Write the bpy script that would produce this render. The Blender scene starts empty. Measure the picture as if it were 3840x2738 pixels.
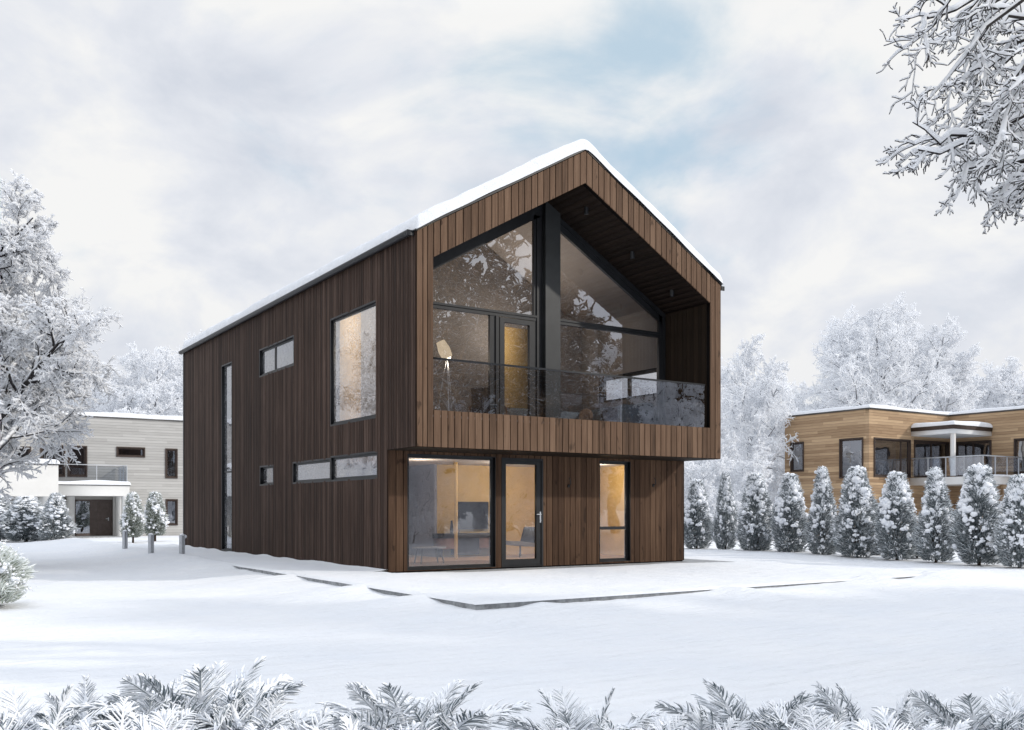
import bpy, math, random
import numpy as np
R_ = math.radians
sc = bpy.context.scene
col = sc.collection
rng = np.random.default_rng(7)

# ------------------------------------------------------------------ helpers
def norm(a): return a / np.maximum(np.linalg.norm(a, axis=-1, keepdims=True), 1e-9)

def wob(x, y, s, seed, n=7):
    """smooth pseudo-noise in [-1,1] made of random sines"""
    r = np.random.default_rng(seed)
    o = 0
    for i in range(n):
        a = r.uniform(0, 6.283); f = s * r.uniform(.6, 1.9); p = r.uniform(0, 6.283)
        o = o + np.sin((x * math.cos(a) + y * math.sin(a)) * f + p)
    return o / (n * .62)

class MB:
    def __init__(s): s.V = []; s.L = []; s.T = []; s.M = []; s.A = []; s.n = 0
    def faces(s, V, F, mat=0, att=0.5):
        V = np.asarray(V, float).reshape(-1, 3); F = np.asarray(F, int)
        s.V.append(V); s.L.append((F + s.n).ravel()); k = len(F)
        s.T.append(np.full(k, F.shape[1])); s.M.append(np.full(k, mat))
        s.A.append(np.broadcast_to(np.asarray(att, float), (k,)).copy()); s.n += len(V)
    def prism(s, A, B, mat=0, att=.5):
        """A, B: matching polygons (n,3); closed solid between them"""
        A = np.asarray(A, float); B = np.asarray(B, float); n = len(A)
        s.faces(np.vstack([A, B]), [[i, (i + 1) % n, n + (i + 1) % n, n + i] for i in range(n)], mat, att)
        s.faces(A, [list(range(n))], mat, att); s.faces(B, [list(range(n))[::-1]], mat, att)
    def box(s, x0, x1, y0, y1, z0, z1, mat=0, att=.5):
        s.prism([(x0, y0, z0), (x1, y0, z0), (x1, y1, z0), (x0, y1, z0)], [(x0, y0, z1), (x1, y0, z1), (x1, y1, z1), (x0, y1, z1)], mat, att)
    def pbox(s, to3, u0, u1, v0, v1, d0, d1, mat=0, att=.5):
        q = [(u0, v0), (u1, v0), (u1, v1), (u0, v1)]
        s.prism([to3(u, v, d0) for u, v in q], [to3(u, v, d1) for u, v in q], mat, att)
    def tubes(s, P, R, sides=5, mat=0, att=.5, rg=rng):
        """P (N,K,3) polylines, R (N,K) radii"""
        N, K, _ = P.shape
        d = np.empty_like(P); d[:, 1:-1] = P[:, 2:] - P[:, :-2]; d[:, 0] = P[:, 1] - P[:, 0]; d[:, -1] = P[:, -1] - P[:, -2]
        d = norm(d); m = norm(P[:, -1] - P[:, 0])
        ref = np.where(np.abs(m[:, 2:3]) > .8, np.array([[1., .2, 0]]), np.array([[0, 0, 1.]]))[:, None, :]
        u = norm(np.cross(d, np.broadcast_to(ref, d.shape))); v = np.cross(u, d)
        a = np.arange(sides) / sides * 2 * math.pi
        ring = P[:, :, None, :] + R[:, :, None, None] * (np.cos(a)[None, None, :, None] * u[:, :, None, :] + np.sin(a)[None, None, :, None] * v[:, :, None, :])
        V = ring.reshape(-1, 3)
        b = (np.arange(N)[:, None, None] * K + np.arange(K - 1)[None, :, None]) * sides
        j = np.arange(sides)[None, None, :]; j2 = (j + 1) % sides
        F = np.stack([b + j, b + j2, b + sides + j2, b + sides + j], -1).reshape(-1, 4)
        s.faces(V, F, mat, att)
    def tube(s, pts, r, sides=8, mat=0, caps=True):
        P = np.asarray(pts, float)[None]; Rr = np.broadcast_to(np.asarray(r, float), (len(pts),))[None]
        n0 = s.n; s.tubes(P, Rr, sides, mat)
        if caps:
            V = s.V[-1]
            s.faces(V[:sides], [list(range(sides))[::-1]], mat); s.faces(V[-sides:], [list(range(sides))], mat)
    def grid(s, X, Y, Z, mat=0):
        ny, nx = X.shape
        V = np.stack([X, Y, Z], -1).reshape(-1, 3)
        i = np.arange(ny - 1)[:, None] * nx + np.arange(nx - 1)[None]
        s.faces(V, np.stack([i, i + 1, i + nx + 1, i + nx], -1).reshape(-1, 4), mat)
    def lumps(s, C, Rad, sq=(1, 1, .8), mat=0, seed=1, sub=1, amp=.25):
        """displaced icospheres at C (N,3)"""
        V0, F0 = ico(sub); r = np.random.default_rng(seed); N = len(C)
        dsp = 1 + amp * r.uniform(-1, 1, (N, len(V0), 1))
        rot = r.uniform(0, 6.283, N); c, sn = np.cos(rot)[:, None], np.sin(rot)[:, None]
        Vx = V0[None] * dsp * (np.asarray(sq) * r.uniform(.75, 1.25, (N, 1, 3)))
        X = Vx[..., 0] * c - Vx[..., 1] * sn; Y = Vx[..., 0] * sn + Vx[..., 1] * c
        V = np.stack([X, Y, Vx[..., 2]], -1) * np.asarray(Rad)[:, None, None] + C[:, None, :]
        F = F0[None] + (np.arange(N) * len(V0))[:, None, None]
        s.faces(V.reshape(-1, 3), F.reshape(-1, 3), mat)
    def mesh(s, name, mats, smooth=False):
        me = bpy.data.meshes.new(name)
        V = np.vstack(s.V); L = np.concatenate(s.L); T = np.concatenate(s.T)
        me.vertices.add(len(V)); me.vertices.foreach_set('co', V.astype(np.float32).ravel())
        me.loops.add(len(L)); me.loops.foreach_set('vertex_index', L.astype(np.int32))
        me.polygons.add(len(T)); st = np.concatenate([[0], np.cumsum(T)[:-1]])
        me.polygons.foreach_set('loop_start', st.astype(np.int32)); me.polygons.foreach_set('loop_total', T.astype(np.int32))
        me.polygons.foreach_set('material_index', np.concatenate(s.M).astype(np.int32))
        if smooth: me.polygons.foreach_set('use_smooth', np.ones(len(T), bool))
        at = me.attributes.new('board', 'FLOAT', 'FACE'); at.data.foreach_set('value', np.concatenate(s.A).astype(np.float32))
        for m in (mats if isinstance(mats, (list, tuple)) else [mats]): me.materials.append(m)
        me.update(calc_edges=True)
        return me
    def build(s, name, mats, parent=None, smooth=False):
        return link(name, s.mesh(name, mats, smooth), parent)

_ico = {}
def ico(sub):
    if sub in _ico: return _ico[sub]
    import bmesh
    bm = bmesh.new(); bmesh.ops.create_icosphere(bm, subdivisions=sub, radius=1)
    bm.verts.ensure_lookup_table()
    r = (np.array([v.co[:] for v in bm.verts]), np.array([[v.index for v in f.verts] for f in bm.faces]))
    bm.free(); _ico[sub] = r; return r

def link(name, me, parent=None):
    o = bpy.data.objects.new(name, me); col.objects.link(o)
    if parent: o.parent = parent
    return o
def tag(o, label=None, cat=None, group=None, kind=None):
    if label: o['label'] = label
    if cat: o['category'] = cat
    if group: o['group'] = group
    if kind: o['kind'] = kind
    return o
def thing(name, label, cat, loc=(0, 0, 0), rz=0, group=None):
    o = bpy.data.objects.new(name, None); col.objects.link(o); o.empty_display_size = .2
    o.location = loc; o.rotation_euler.z = rz
    return tag(o, label, cat, group)
def copy_tree(o, loc, rz=0, scale=None, label=None, group=None):
    c = o.copy(); col.objects.link(c); c.location = loc; c.rotation_euler = (0, 0, rz)
    if scale is not None: c.scale = scale if hasattr(scale, '__len__') else (scale,) * 3
    if label: c['label'] = label
    if group: c['group'] = group
    for ch in list(o.children):
        d = ch.copy(); col.objects.link(d); d.parent = c
        for g in list(ch.children):
            e = g.copy(); col.objects.link(e); e.parent = d
    return c

# ------------------------------------------------------------------ materials
class NT:
    def __init__(s, nt): s.nt = nt; s.l = nt.links
    def n(s, t, **k):
        o = s.nt.nodes.new(t)
        for a, b in k.items():
            if a == 'ins':
                for i, v in b.items():
                    if isinstance(v, bpy.types.NodeSocket): s.l.new(v, o.inputs[i])
                    else: o.inputs[i].default_value = v
            else: setattr(o, a, b)
        return o
    def math(s, op, a, b=None, c=None, clamp=False):
        ins = {0: a}
        if b is not None: ins[1] = b
        if c is not None: ins[2] = c
        o = s.n('ShaderNodeMath', operation=op, ins=ins); o.use_clamp = clamp
        return o.outputs[0]
    def ramp(s, fac, stops, interp='LINEAR'):
        o = s.n('ShaderNodeValToRGB', ins={0: fac}); cr = o.color_ramp; cr.interpolation = interp
        while len(cr.elements) < len(stops): cr.elements.new(.5)
        for e, (p, c) in zip(cr.elements, stops):
            e.position = p; e.color = tuple(c) + (1,) if len(c) == 3 else c
        return o.outputs[0]
    def mix(s, f, a, b, bt='MIX'):
        o = s.n('ShaderNodeMix', data_type='RGBA', blend_type=bt)
        for i, v in ((0, f), (6, a), (7, b)):
            if isinstance(v, bpy.types.NodeSocket): s.l.new(v, o.inputs[i])
            else: o.inputs[i].default_value = (tuple(v) + (1,)) if hasattr(v, '__len__') and len(v) == 3 else v
        return o.outputs[2]
    def noise(s, vec, scale, detail=4, rough=.55, dist=0):
        ins = {'Scale': scale, 'Detail': detail, 'Roughness': rough, 'Distortion': dist}
        if vec is not None: ins['Vector'] = vec
        return s.n('ShaderNodeTexNoise', ins=ins).outputs[0]
    def map(s, vec, scale=(1, 1, 1), loc=(0, 0, 0)):
        return s.n('ShaderNodeMapping', ins={0: vec, 1: loc, 3: scale}).outputs[0]

def mat(name, color=None, rough=.6, spec=.3, metal=0.):
    m = bpy.data.materials.new(name); m.use_nodes = True
    t = NT(m.node_tree); b = m.node_tree.nodes['Principled BSDF']
    b.inputs['Roughness'].default_value = rough; b.inputs['Specular IOR Level'].default_value = spec; b.inputs['Metallic'].default_value = metal
    if color is not None: b.inputs['Base Color'].default_value = tuple(color) + (1,)
    return m, t, b
def worn(name, color, rough=.6, spec=.3, metal=0., var=.18, scale=6, bump=.15):
    """plain painted / stained surface with slight uneven tone"""
    m, t, b = mat(name, color, rough, spec, metal)
    co = t.n('ShaderNodeTexCoord').outputs['Object']
    nz = t.noise(co, scale, 6, .6)
    c = tuple(color)
    t.l.new(t.ramp(nz, [(.3, [x * (1 - var) for x in c]), (.7, [min(1, x * (1 + var)) for x in c])]), b.inputs['Base Color'])
    bp = t.n('ShaderNodeBump', ins={'Strength': bump, 'Distance': .01, 'Height': t.noise(co, scale * 8, 4)})
    t.l.new(bp.outputs[0], b.inputs['Normal'])
    return m

def wood(name, lo, mid, hi, streak=1., axis='z', knots=.6, rough=.7, vary=.34):
    m, t, b = mat(name, rough=rough, spec=.12)
    co = t.n('ShaderNodeTexCoord').outputs['Object']
    at = t.n('ShaderNodeAttribute', attribute_name='board').outputs['Fac']
    off = t.n('ShaderNodeCombineXYZ', ins={0: t.math('MULTIPLY', at, 37.), 1: t.math('MULTIPLY', at, 91.), 2: t.math('MULTIPLY', at, 53.)}).outputs[0]
    p = t.n('ShaderNodeVectorMath', operation='ADD', ins={0: co, 1: off}).outputs[0]
    st = {'z': (26, 26, 1.1), 'x': (1.1, 26, 26), 'y': (26, 1.1, 26)}[axis]
    st2 = {'z': (6, 6, 2.6), 'x': (2.6, 6, 6), 'y': (6, 2.6, 6)}[axis]
    g = t.noise(t.map(p, st), 1., 5, .6, .6)
    k = t.noise(t.map(p, st2), 1., 3, .5, .3)
    w = t.noise(t.map(co, (.5, .5, .35)), 1., 4, .6)
    g2 = t.noise(t.map(p, tuple(q_ * .38 for q_ in st)), 1., 4, .6, .8)
    g = t.math('ADD', t.math('MULTIPLY', g, .55), t.math('MULTIPLY', g2, .45))
    f = t.math('ADD', t.math('MULTIPLY', g, .75 * streak), t.math('MULTIPLY', at, vary))
    f = t.math('ADD', f, t.math('MULTIPLY', t.math('SUBTRACT', w, .5), .35))
    f = t.math('ADD', f, .5 - vary / 2 - .375 * streak, clamp=True)
    c = t.ramp(f, [(.12, lo), (.5, mid), (.88, hi)])
    kn = t.ramp(k, [(.655, (0, 0, 0)), (.71, (1, 1, 1))])
    c = t.mix(t.math('MULTIPLY', kn, knots), c, [x * .5 for x in lo])
    t.l.new(c, b.inputs['Base Color'])
    bp = t.n('ShaderNodeBump', ins={'Strength': .35, 'Distance': .006, 'Height': g})
    t.l.new(bp.outputs[0], b.inputs['Normal'])
    return m

def siding(name, lo, hi, pitch, gap_dark=.45, spread=.55):
    """horizontal lap boards by height"""
    m, t, b = mat(name, rough=.75, spec=.15)
    co = t.n('ShaderNodeTexCoord').outputs['Object']
    sp = t.n('ShaderNodeSeparateXYZ', ins={0: co})
    zz = t.math('DIVIDE', sp.outputs[2], pitch)
    idx = t.math('FLOOR', zz); fr = t.math('FRACT', zz)
    along = t.math('ADD', sp.outputs[0], sp.outputs[1])
    seg = t.math('FLOOR', t.math('ADD', t.math('DIVIDE', along, 3.1), t.math('MULTIPLY', idx, .37)))
    wn = t.n('ShaderNodeTexWhiteNoise', noise_dimensions='2D')
    t.l.new(t.n('ShaderNodeCombineXYZ', ins={0: idx, 1: seg}).outputs[0], wn.inputs['Vector'])
    g = t.noise(t.map(co, (1.6, 1.6, 30)), 1, 5, .6)
    f = t.math('ADD', t.math('MULTIPLY', wn.outputs['Value'], spread), t.math('MULTIPLY', g, 1 - spread), clamp=True)
    c = t.ramp(f, [(.15, lo), (.85, hi)])
    e = t.ramp(fr, [(.0, (gap_dark,) * 3), (.10, (1, 1, 1)), (.93, (1, 1, 1)), (1., (gap_dark,) * 3)])
    t.l.new(t.mix(1., c, e, 'MULTIPLY'), b.inputs['Base Color'])
    bp = t.n('ShaderNodeBump', ins={'Strength': .6, 'Distance': .02, 'Height': t.ramp(fr, [(0, (0, 0, 0)), (.1, (.8,) * 3), (1, (1, 1, 1))])})
    t.l.new(bp.outputs[0], b.inputs['Normal'])
    return m

def snow_mat(name, c0=(.86, .885, .92), c1=(.92, .93, .945), scale=2., bump=.3, fine=60., trans=0., ripple=0.):
    m, t, b = mat(name, rough=.75, spec=.12)
    co = t.n('ShaderNodeTexCoord').outputs['Object']
    n1 = t.noise(co, scale, 6, .6)
    t.l.new(t.ramp(n1, [(.3, c0), (.7, c1)]), b.inputs['Base Color'])
    n2 = t.noise(co, fine, 4, .7); n3 = t.noise(co, fine * .12, 5, .6)
    h = t.math('ADD', t.math('MULTIPLY', n2, .25), n3)
    if ripple:     # wind ripples lying across the garden
        rm = t.n('ShaderNodeMapping', ins={0: co, 2: (0, 0, .45), 3: (1.1, 5.5, 1.)}).outputs[0]
        h = t.math('ADD', h, t.math('MULTIPLY', t.noise(rm, 1.3, 5, .6, .8), 1.6 * ripple))
    bp = t.n('ShaderNodeBump', ins={'Strength': bump, 'Distance': .05, 'Height': h})
    t.l.new(bp.outputs[0], b.inputs['Normal'])
    if trans:
        tl = t.n('ShaderNodeBsdfTranslucent', ins={0: tuple(c1) + (1,)})
        mx = t.n('ShaderNodeMixShader', ins={0: trans, 1: b.outputs[0], 2: tl.outputs[0]})
        t.l.new(mx.outputs[0], m.node_tree.nodes['Material Output'].inputs[0])
    return m

def frosted(name, dark, snow=(.88, .90, .93), lo=-.15, hi=.35, nscale=6., namp=.6, trans=0., haze_glow=0.):
    """dark plant surface with snow lying on faces turned upwards"""
    m, t, b = mat(name, rough=.75, spec=.1)
    co = t.n('ShaderNodeTexCoord').outputs['Object']
    nz = t.n('ShaderNodeSeparateXYZ', ins={0: t.n('ShaderNodeNewGeometry').outputs['Normal']}).outputs[2]
    nn = t.noise(co, nscale, 4, .6)
    f = t.math('ADD', nz, t.math('MULTIPLY', t.math('SUBTRACT', nn, .5), namp * 2))
    f = t.n('ShaderNodeMapRange', ins={0: f, 1: lo, 2: hi}); f.interpolation_type = 'SMOOTHSTEP'
    n2 = t.noise(co, nscale * 3, 3)
    dk = t.ramp(n2, [(.3, [x * .6 for x in dark]), (.7, [x * 1.5 for x in dark])])
    cc = t.mix(f.outputs[0], dk, snow)
    t.l.new(cc, b.inputs['Base Color'])
    if trans:      # light passes through the rime
        tl = t.n('ShaderNodeBsdfTranslucent', ins={0: cc})
        mx = t.n('ShaderNodeMixShader', ins={0: trans, 1: b.outputs[0], 2: tl.outputs[0]})
        t.l.new(mx.outputs[0], m.node_tree.nodes['Material Output'].inputs[0])
    if haze_glow:        # faint glow in the material itself, standing in for haze on far trees
        b.inputs['Emission Color'].default_value = (.78, .84, .95, 1); b.inputs['Emission Strength'].default_value = haze_glow
    return m

def glass(name, refl=.15, tint=(.9, .92, .94), wav=.01, wscale=1.2, frost_refl=0.):
    m = bpy.data.materials.new(name); m.use_nodes = True
    nt = m.node_tree; nt.nodes.clear(); t = NT(nt)
    co = t.n('ShaderNodeTexCoord').outputs['Object']
    bp = t.n('ShaderNodeBump', ins={'Strength': 1., 'Distance': wav, 'Height': t.noise(co, wscale, 2, .5)})
    gl = t.n('ShaderNodeBsdfGlossy', ins={'Color': (.92, .94, 1, 1), 'Roughness': .0, 'Normal': bp.outputs[0]})
    tr = t.n('ShaderNodeBsdfTransparent', ins={0: tuple(tint) + (1,)})
    ge = t.n('ShaderNodeNewGeometry')
    cs = t.math('ABSOLUTE', t.n('ShaderNodeVectorMath', operation='DOT_PRODUCT', ins={0: ge.outputs['Incoming'], 1: ge.outputs['True Normal']}).outputs['Value'])
    fr = t.math('POWER', t.math('SUBTRACT', 1., cs, clamp=True), 5.)
    f = t.math('ADD', t.math('MULTIPLY', fr, .9), refl + .05, clamp=True)
    mx = t.n('ShaderNodeMixShader', ins={0: f, 1: tr.outputs[0], 2: gl.outputs[0]})
    out = mx.outputs[0]
    if frost_refl:      # rime flowers on the pane, doubling as a painted reflection of snowy twigs
        q = t.noise(co, 5., 5, .65, 2.2); q2 = t.noise(co, 1.1, 3, .5)
        vein = t.math('ABSOLUTE', t.math('SUBTRACT', q, .5))
        ff = t.ramp(vein, [(.0, (1, 1, 1)), (.05, (.35,) * 3), (.14, (0, 0, 0))])
        ff = t.math('MULTIPLY', t.math('MULTIPLY', ff, t.ramp(q2, [(.25, (.25,) * 3), (.7, (1, 1, 1))])), frost_refl)
        df = t.n('ShaderNodeBsdfDiffuse', ins={0: (.86, .88, .92, 1)}); tl = t.n('ShaderNodeBsdfTranslucent', ins={0: (.86, .88, .92, 1)})
        fx = t.n('ShaderNodeMixShader', ins={0: .4, 1: df.outputs[0], 2: tl.outputs[0]})
        out = t.n('ShaderNodeMixShader', ins={0: ff, 1: out, 2: fx.outputs[0]}).outputs[0]
    t.l.new(out, t.n('ShaderNodeOutputMaterial').inputs[0])
    return m
def emis(name, c, st):
    m = bpy.data.materials.new(name); m.use_nodes = True; nt = m.node_tree; nt.nodes.clear(); t = NT(nt)
    co = t.n('ShaderNodeTexCoord').outputs['Object']
    k = t.ramp(t.noise(co, 9, 2), [(.3, [x * .85 for x in c]), (.7, c)])
    e = t.n('ShaderNodeEmission', ins={0: k, 1: st})
    t.l.new(e.outputs[0], t.n('ShaderNodeOutputMaterial').inputs[0]); return m

M = {}
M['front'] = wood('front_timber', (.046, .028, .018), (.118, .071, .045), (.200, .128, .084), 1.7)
M['side'] = wood('side_timber_shaded', (.016, .0100, .0078), (.045, .0275, .0205), (.102, .067, .052), 1.9, knots=.3)  # front timber made darker, deepening the shade on the side by colour
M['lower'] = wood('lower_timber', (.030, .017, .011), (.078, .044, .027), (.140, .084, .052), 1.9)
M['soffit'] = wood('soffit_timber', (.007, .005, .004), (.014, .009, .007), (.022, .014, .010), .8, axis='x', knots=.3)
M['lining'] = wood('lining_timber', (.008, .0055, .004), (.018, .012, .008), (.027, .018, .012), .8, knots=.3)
M['black'] = worn('black_metal', (.012, .013, .015), .45, .4, 0, .25, 4, .05)
M['column'] = worn('dark_column_metal', (.032, .034, .035), .4, .4, 0, .2, 2, .05)
M['backing'] = worn('dark_backing', (.006, .005, .005), .9, .05)
M['snow'] = snow_mat('snow_ground', (.745, .765, .798), (.80, .807, .82), scale=.6, bump=1., fine=18, ripple=.55)
M['roofsnow'] = snow_mat('snow_roof', (.74, .765, .80), (.82, .83, .855), scale=5, bump=1., fine=26)
M['lump'] = snow_mat('snow_lumps', (.82, .85, .90), (.91, .92, .94), 8, .5, 60)
M['concrete'] = worn('grey_concrete', (.34, .35, .36), .85, .2, 0, .35, 9, .5)
M['glass_lo'] = glass('glass_ground', .10, (.94, .94, .94), .003, .9, .05)
M['glass_hi'] = glass('glass_upper', .29, (.90, .90, .92), .004, .9, .06)
M['glass_side'] = glass('glass_side', .24, (.92, .92, .92), .010, 1.1, .45)
M['glass_rail'] = glass('glass_railing', .17, (.78, .80, .84), .003, .8)
M['glass_far'] = glass('glass_far', .25, (.75, .8, .85), .01, 1)
M['glass_clear'] = glass('glass_clear', .02, (.97, .97, .97), .002, 1)
M['yellow'] = worn('ochre_paint', (.64, .44, .18), .8, .1, 0, .10, 2, .05)
M['taupe'] = worn('taupe_paint', (.25, .235, .23), .8, .1, 0, .08, 2, .05)
M['greyblue'] = worn('grey_blue_paint', (.20, .20, .235), .8, .1, 0, .1, 2, .05)
M['ceil'] = worn('pale_ceiling', (.62, .58, .56), .8, .1, 0, .05, 2, .05)
M['oak'] = worn('oak_floor', (.38, .24, .15), .5, .3, 0, .25, 5, .1)
M['rug'] = worn('brown_rug', (.22, .14, .10), .95, .05, 0, .5, 14, .6)
M['sofa'] = worn('blue_grey_fabric', (.22, .27, .32), .95, .05, 0, .2, 18, .3)
M['cush'] = worn('dark_cushion', (.05, .05, .055), .95, .05, 0, .3, 18, .3)
M['cushtan'] = worn('tan_cushion', (.33, .24, .19), .95, .05, 0, .3, 18, .3)
M['dark'] = worn('dark_fabric', (.035, .03, .03), .9, .1, 0, .3, 14, .3)
M['screen'] = worn('tv_screen', (.010, .012, .016), .5, .1, 0, .2, 2, 0)
M['walnut'] = worn('walnut', (.20, .095, .045), .6, .2, 0, .3, 8, .1)
M['steel'] = worn('brushed_steel', (.50, .52, .55), .4, .5, .25, .1, 8, .1)
M['white'] = worn('white_render', (.72, .72, .71), .85, .15, 0, .04, 1.5, .15)
M['whitefar'] = worn('white_fascia', (.74, .75, .76), .8, .15, 0, .04, 1.5, .1)
M['greyrender'] = worn('grey_render', (.42, .415, .405), .85, .1, 0, .06, 1.5, .1)
M['beige'] = siding('beige_siding', (.36, .35, .335), (.53, .52, .50), .15, .62, .35)
M['gold'] = siding('golden_siding', (.23, .145, .085), (.60, .43, .27), .135, .5, .42)
M['brownframe'] = worn('brown_frame', (.060, .043, .036), .6, .25, 0, .2, 5, .1)
M['browndoor'] = worn('brown_door', (.115, .092, .085), .6, .25, 0, .2, 5, .1)
M['darkroom'] = worn('dark_room', (.07, .07, .075), .9, .05, 0, .4, .7, .1)
M['flash'] = worn('roof_flashing', (.10, .095, .09), .6, .3, 0, .2, 3, .1)
M['farbark'] = frosted('bark_rimed_haze', (.10, .098, .105), lo=-.7, hi=.3, nscale=5, namp=.6, haze_glow=.05)  # rimed bark, paler than near bark and slightly glowing to mimic haze
M['fartwig'] = frosted('twig_rimed_haze', (.16, .16, .17), lo=.2, hi=1.0, nscale=8, namp=.3, haze_glow=.05)  # rimed twigs lightened and given a faint glow as painted haze
M['bark'] = frosted('bark_snowed', (.030, .027, .028), lo=-.35, hi=.45, nscale=5, namp=.6)
M['twig'] = frosted('twig_frosted_haze', (.62, .63, .66), (.965, .97, .98), lo=-1.7, hi=-.6, nscale=1.3, namp=.5, trans=.5, haze_glow=.13)  # frosted twigs with emission added to whiten distant crowns like haze
M['darktwig'] = frosted('twig_dark', (.030, .027, .027), lo=.55, hi=1.1, nscale=8, namp=.3)
M['twigsnow'] = snow_mat('snow_twigs', (.93, .94, .96), (.96, .965, .975), 4, .1, 50, .5)
M['cedar'] = frosted('cedar_spray', (.10, .122, .13), (.86, .89, .92), lo=-.60, hi=.60, nscale=7, namp=.75)
M['greencedar'] = frosted('green_cedar_spray', (.085, .105, .070), (.84, .87, .86), lo=-.7, hi=.5, nscale=7, namp=.75)
M['palebush'] = frosted('pale_bush_spray', (.16, .20, .12), (.84, .87, .86), lo=-1.2, hi=.1, nscale=7, namp=.6)
M['fern'] = frosted('frond_snowed', (.12, .155, .17), (.88, .90, .93), lo=-.85, hi=.30, nscale=9, namp=.6)
M['stem'] = worn('brown_stem', (.06, .045, .035), .9, .1)
M['lampshade'] = emis('lamp_shade_glow', (1., .80, .55), .9)
M['bulb'] = emis('bulb_glow', (1., .88, .68), 6.)
M['brownleaf'] = frosted('withered_leaf', (.16, .095, .045), (.75, .76, .78), lo=.4, hi=1.2, nscale=3, namp=.5)

# ------------------------------------------------------------------ camera, world, sun
F_ = 3570.87; PSI = .58329
CAM = np.array([-8.7684, -16.715, 1.3104])
cam = bpy.data.cameras.new('camera'); co_ = bpy.data.objects.new('camera', cam); col.objects.link(co_)
co_.location = CAM; co_.rotation_euler = (R_(90), 0, -PSI)
cam.sensor_width = 36; cam.lens = F_ / 3840 * 36; cam.shift_y = (1909.43 - 1369) / 3840
cam.clip_start = .05; cam.clip_end = 3000
sc.camera = co_
def at(px, py, depth):
    """a place seen at photo pixel (px,py in 2278-wide units) at that depth"""
    r = (px * 1.68569 - 1920) / F_; u = -(py * 1.68569 - 1909.43) / F_
    S, C = math.sin(PSI), math.cos(PSI)
    return CAM + depth * np.array([S + r * C, C - r * S, u])

SUN = np.array([1.289, -1.275, .964]); SUN = SUN / np.linalg.norm(SUN)
SUN_EL = math.asin(SUN[2]); SUN_AZ = math.atan2(SUN[0], SUN[1])
sl = bpy.data.lights.new('sun', 'SUN'); so = bpy.data.objects.new('sun', sl); col.objects.link(so)
sl.energy = 2.1; sl.angle = R_(1.6); sl.color = (1, .94, .86)
from mathutils import Vector
so.rotation_euler = Vector(tuple(SUN)).to_track_quat('Z', 'Y').to_euler(); so.location = (20, -30, 30)

w = bpy.data.worlds.new('World'); sc.world = w; w.use_nodes = True
t = NT(w.node_tree); w.node_tree.nodes.clear()
sky = t.n('ShaderNodeTexSky', sky_type='NISHITA', sun_disc=False)
sky.sun_elevation = SUN_EL; sky.sun_rotation = SUN_AZ
gen = t.n('ShaderNodeTexCoord').outputs['Generated']
nv = t.n('ShaderNodeVectorMath', operation='NORMALIZE', ins={0: gen}).outputs[0]
sx = t.n('ShaderNodeSeparateXYZ', ins={0: nv})
zc = t.math('MAXIMUM', sx.outputs[2], 0.)
zd = t.math('ADD', zc, .62)
pv = t.n('ShaderNodeCombineXYZ', ins={0: t.math('DIVIDE', sx.outputs[0], zd), 1: t.math('DIVIDE', sx.outputs[1], zd), 2: t.math('MULTIPLY', zc, 1.1)}).outputs[0]
n1 = t.noise(t.map(pv, (1, 1, 1.), (3.1, 1.7, .4)), 3.6, 8, .55, .3)
n2 = t.noise(t.map(pv, (1, 1, 1.), (7.3, 4.2, .9)), 4.6, 7, .55, .3)
n3 = t.noise(t.map(pv, (1, 1, 1.), (1.3, 9.2, .2)), 1.2, 3, .5, .2)
def patch(px, py, k):
    d = at(px, py, 1.) - CAM; d = d / np.linalg.norm(d)
    dt = t.n('ShaderNodeVectorMath', operation='DOT_PRODUCT', ins={0: nv, 1: tuple(d)}).outputs['Value']
    return t.math('EXPONENT', t.math('MULTIPLY', t.math('SUBTRACT', dt, 1.), k))
cshade = t.ramp(n2, [(.30, (6.55, 6.95, 7.75)), (.45, (7.9, 8.15, 8.7)), (.56, (9.2, 9.2, 9.15))])
# thinner cloud in a few places lets the blue through
pb = t.math('ADD', t.math('ADD', patch(1290, 215, 70), t.math('MULTIPLY', patch(620, 400, 60), .55)), t.math('MULTIPLY', patch(1500, 120, 200), .5))
th = t.math('SUBTRACT', t.math('MULTIPLY', pb, .82), t.math('MULTIPLY', t.math('SUBTRACT', n1, .40), 5.5))
thin = t.n('ShaderNodeMapRange', ins={0: th, 1: -.05, 2: 1.2}); thin.interpolation_type = 'SMOOTHSTEP'
bluish = t.mix(.72, sky.outputs[0], (5.2, 7.3, 8.9))
low = t.n('ShaderNodeMapRange', ins={0: zc, 1: .0, 2: .22, 3: 1., 4: 0.}).outputs[0]
cshade = t.mix(t.math('MULTIPLY', low, .45), cshade, (6.7, 7.0, 7.8))
skyc = t.mix(t.math('MULTIPLY', thin.outputs[0], .8), cshade, bluish)
up = t.n('ShaderNodeMapRange', ins={0: zc, 1: .46, 2: .9, 3: 1., 4: 1.8}).outputs[0]
ub = t.n('ShaderNodeMapRange', ins={0: zc, 1: .48, 2: .9, 3: 0., 4: .30}).outputs[0]
skyc = t.mix(ub, skyc, (6.0, 7.6, 10.2))
skyc = t.n('ShaderNodeVectorMath', operation='SCALE', ins={0: skyc, 'Scale': up}).outputs[0]
bg = t.n('ShaderNodeBackground', ins={0: skyc, 1: .1})
t.l.new(bg.outputs[0], t.n('ShaderNodeOutputWorld').inputs[0])

sc.view_settings.view_transform = 'Standard'; sc.view_settings.look = 'None'; sc.view_settings.exposure = 0
sc.render.engine = 'CYCLES'
sc.cycles.max_bounces = 10; sc.cycles.diffuse_bounces = 6; sc.cycles.glossy_bounces = 3; sc.cycles.transparent_max_bounces = 10; sc.cycles.transmission_bounces = 8
sc.cycles.use_denoising = True
sc.cycles.sample_clamp_indirect = 6

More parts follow.
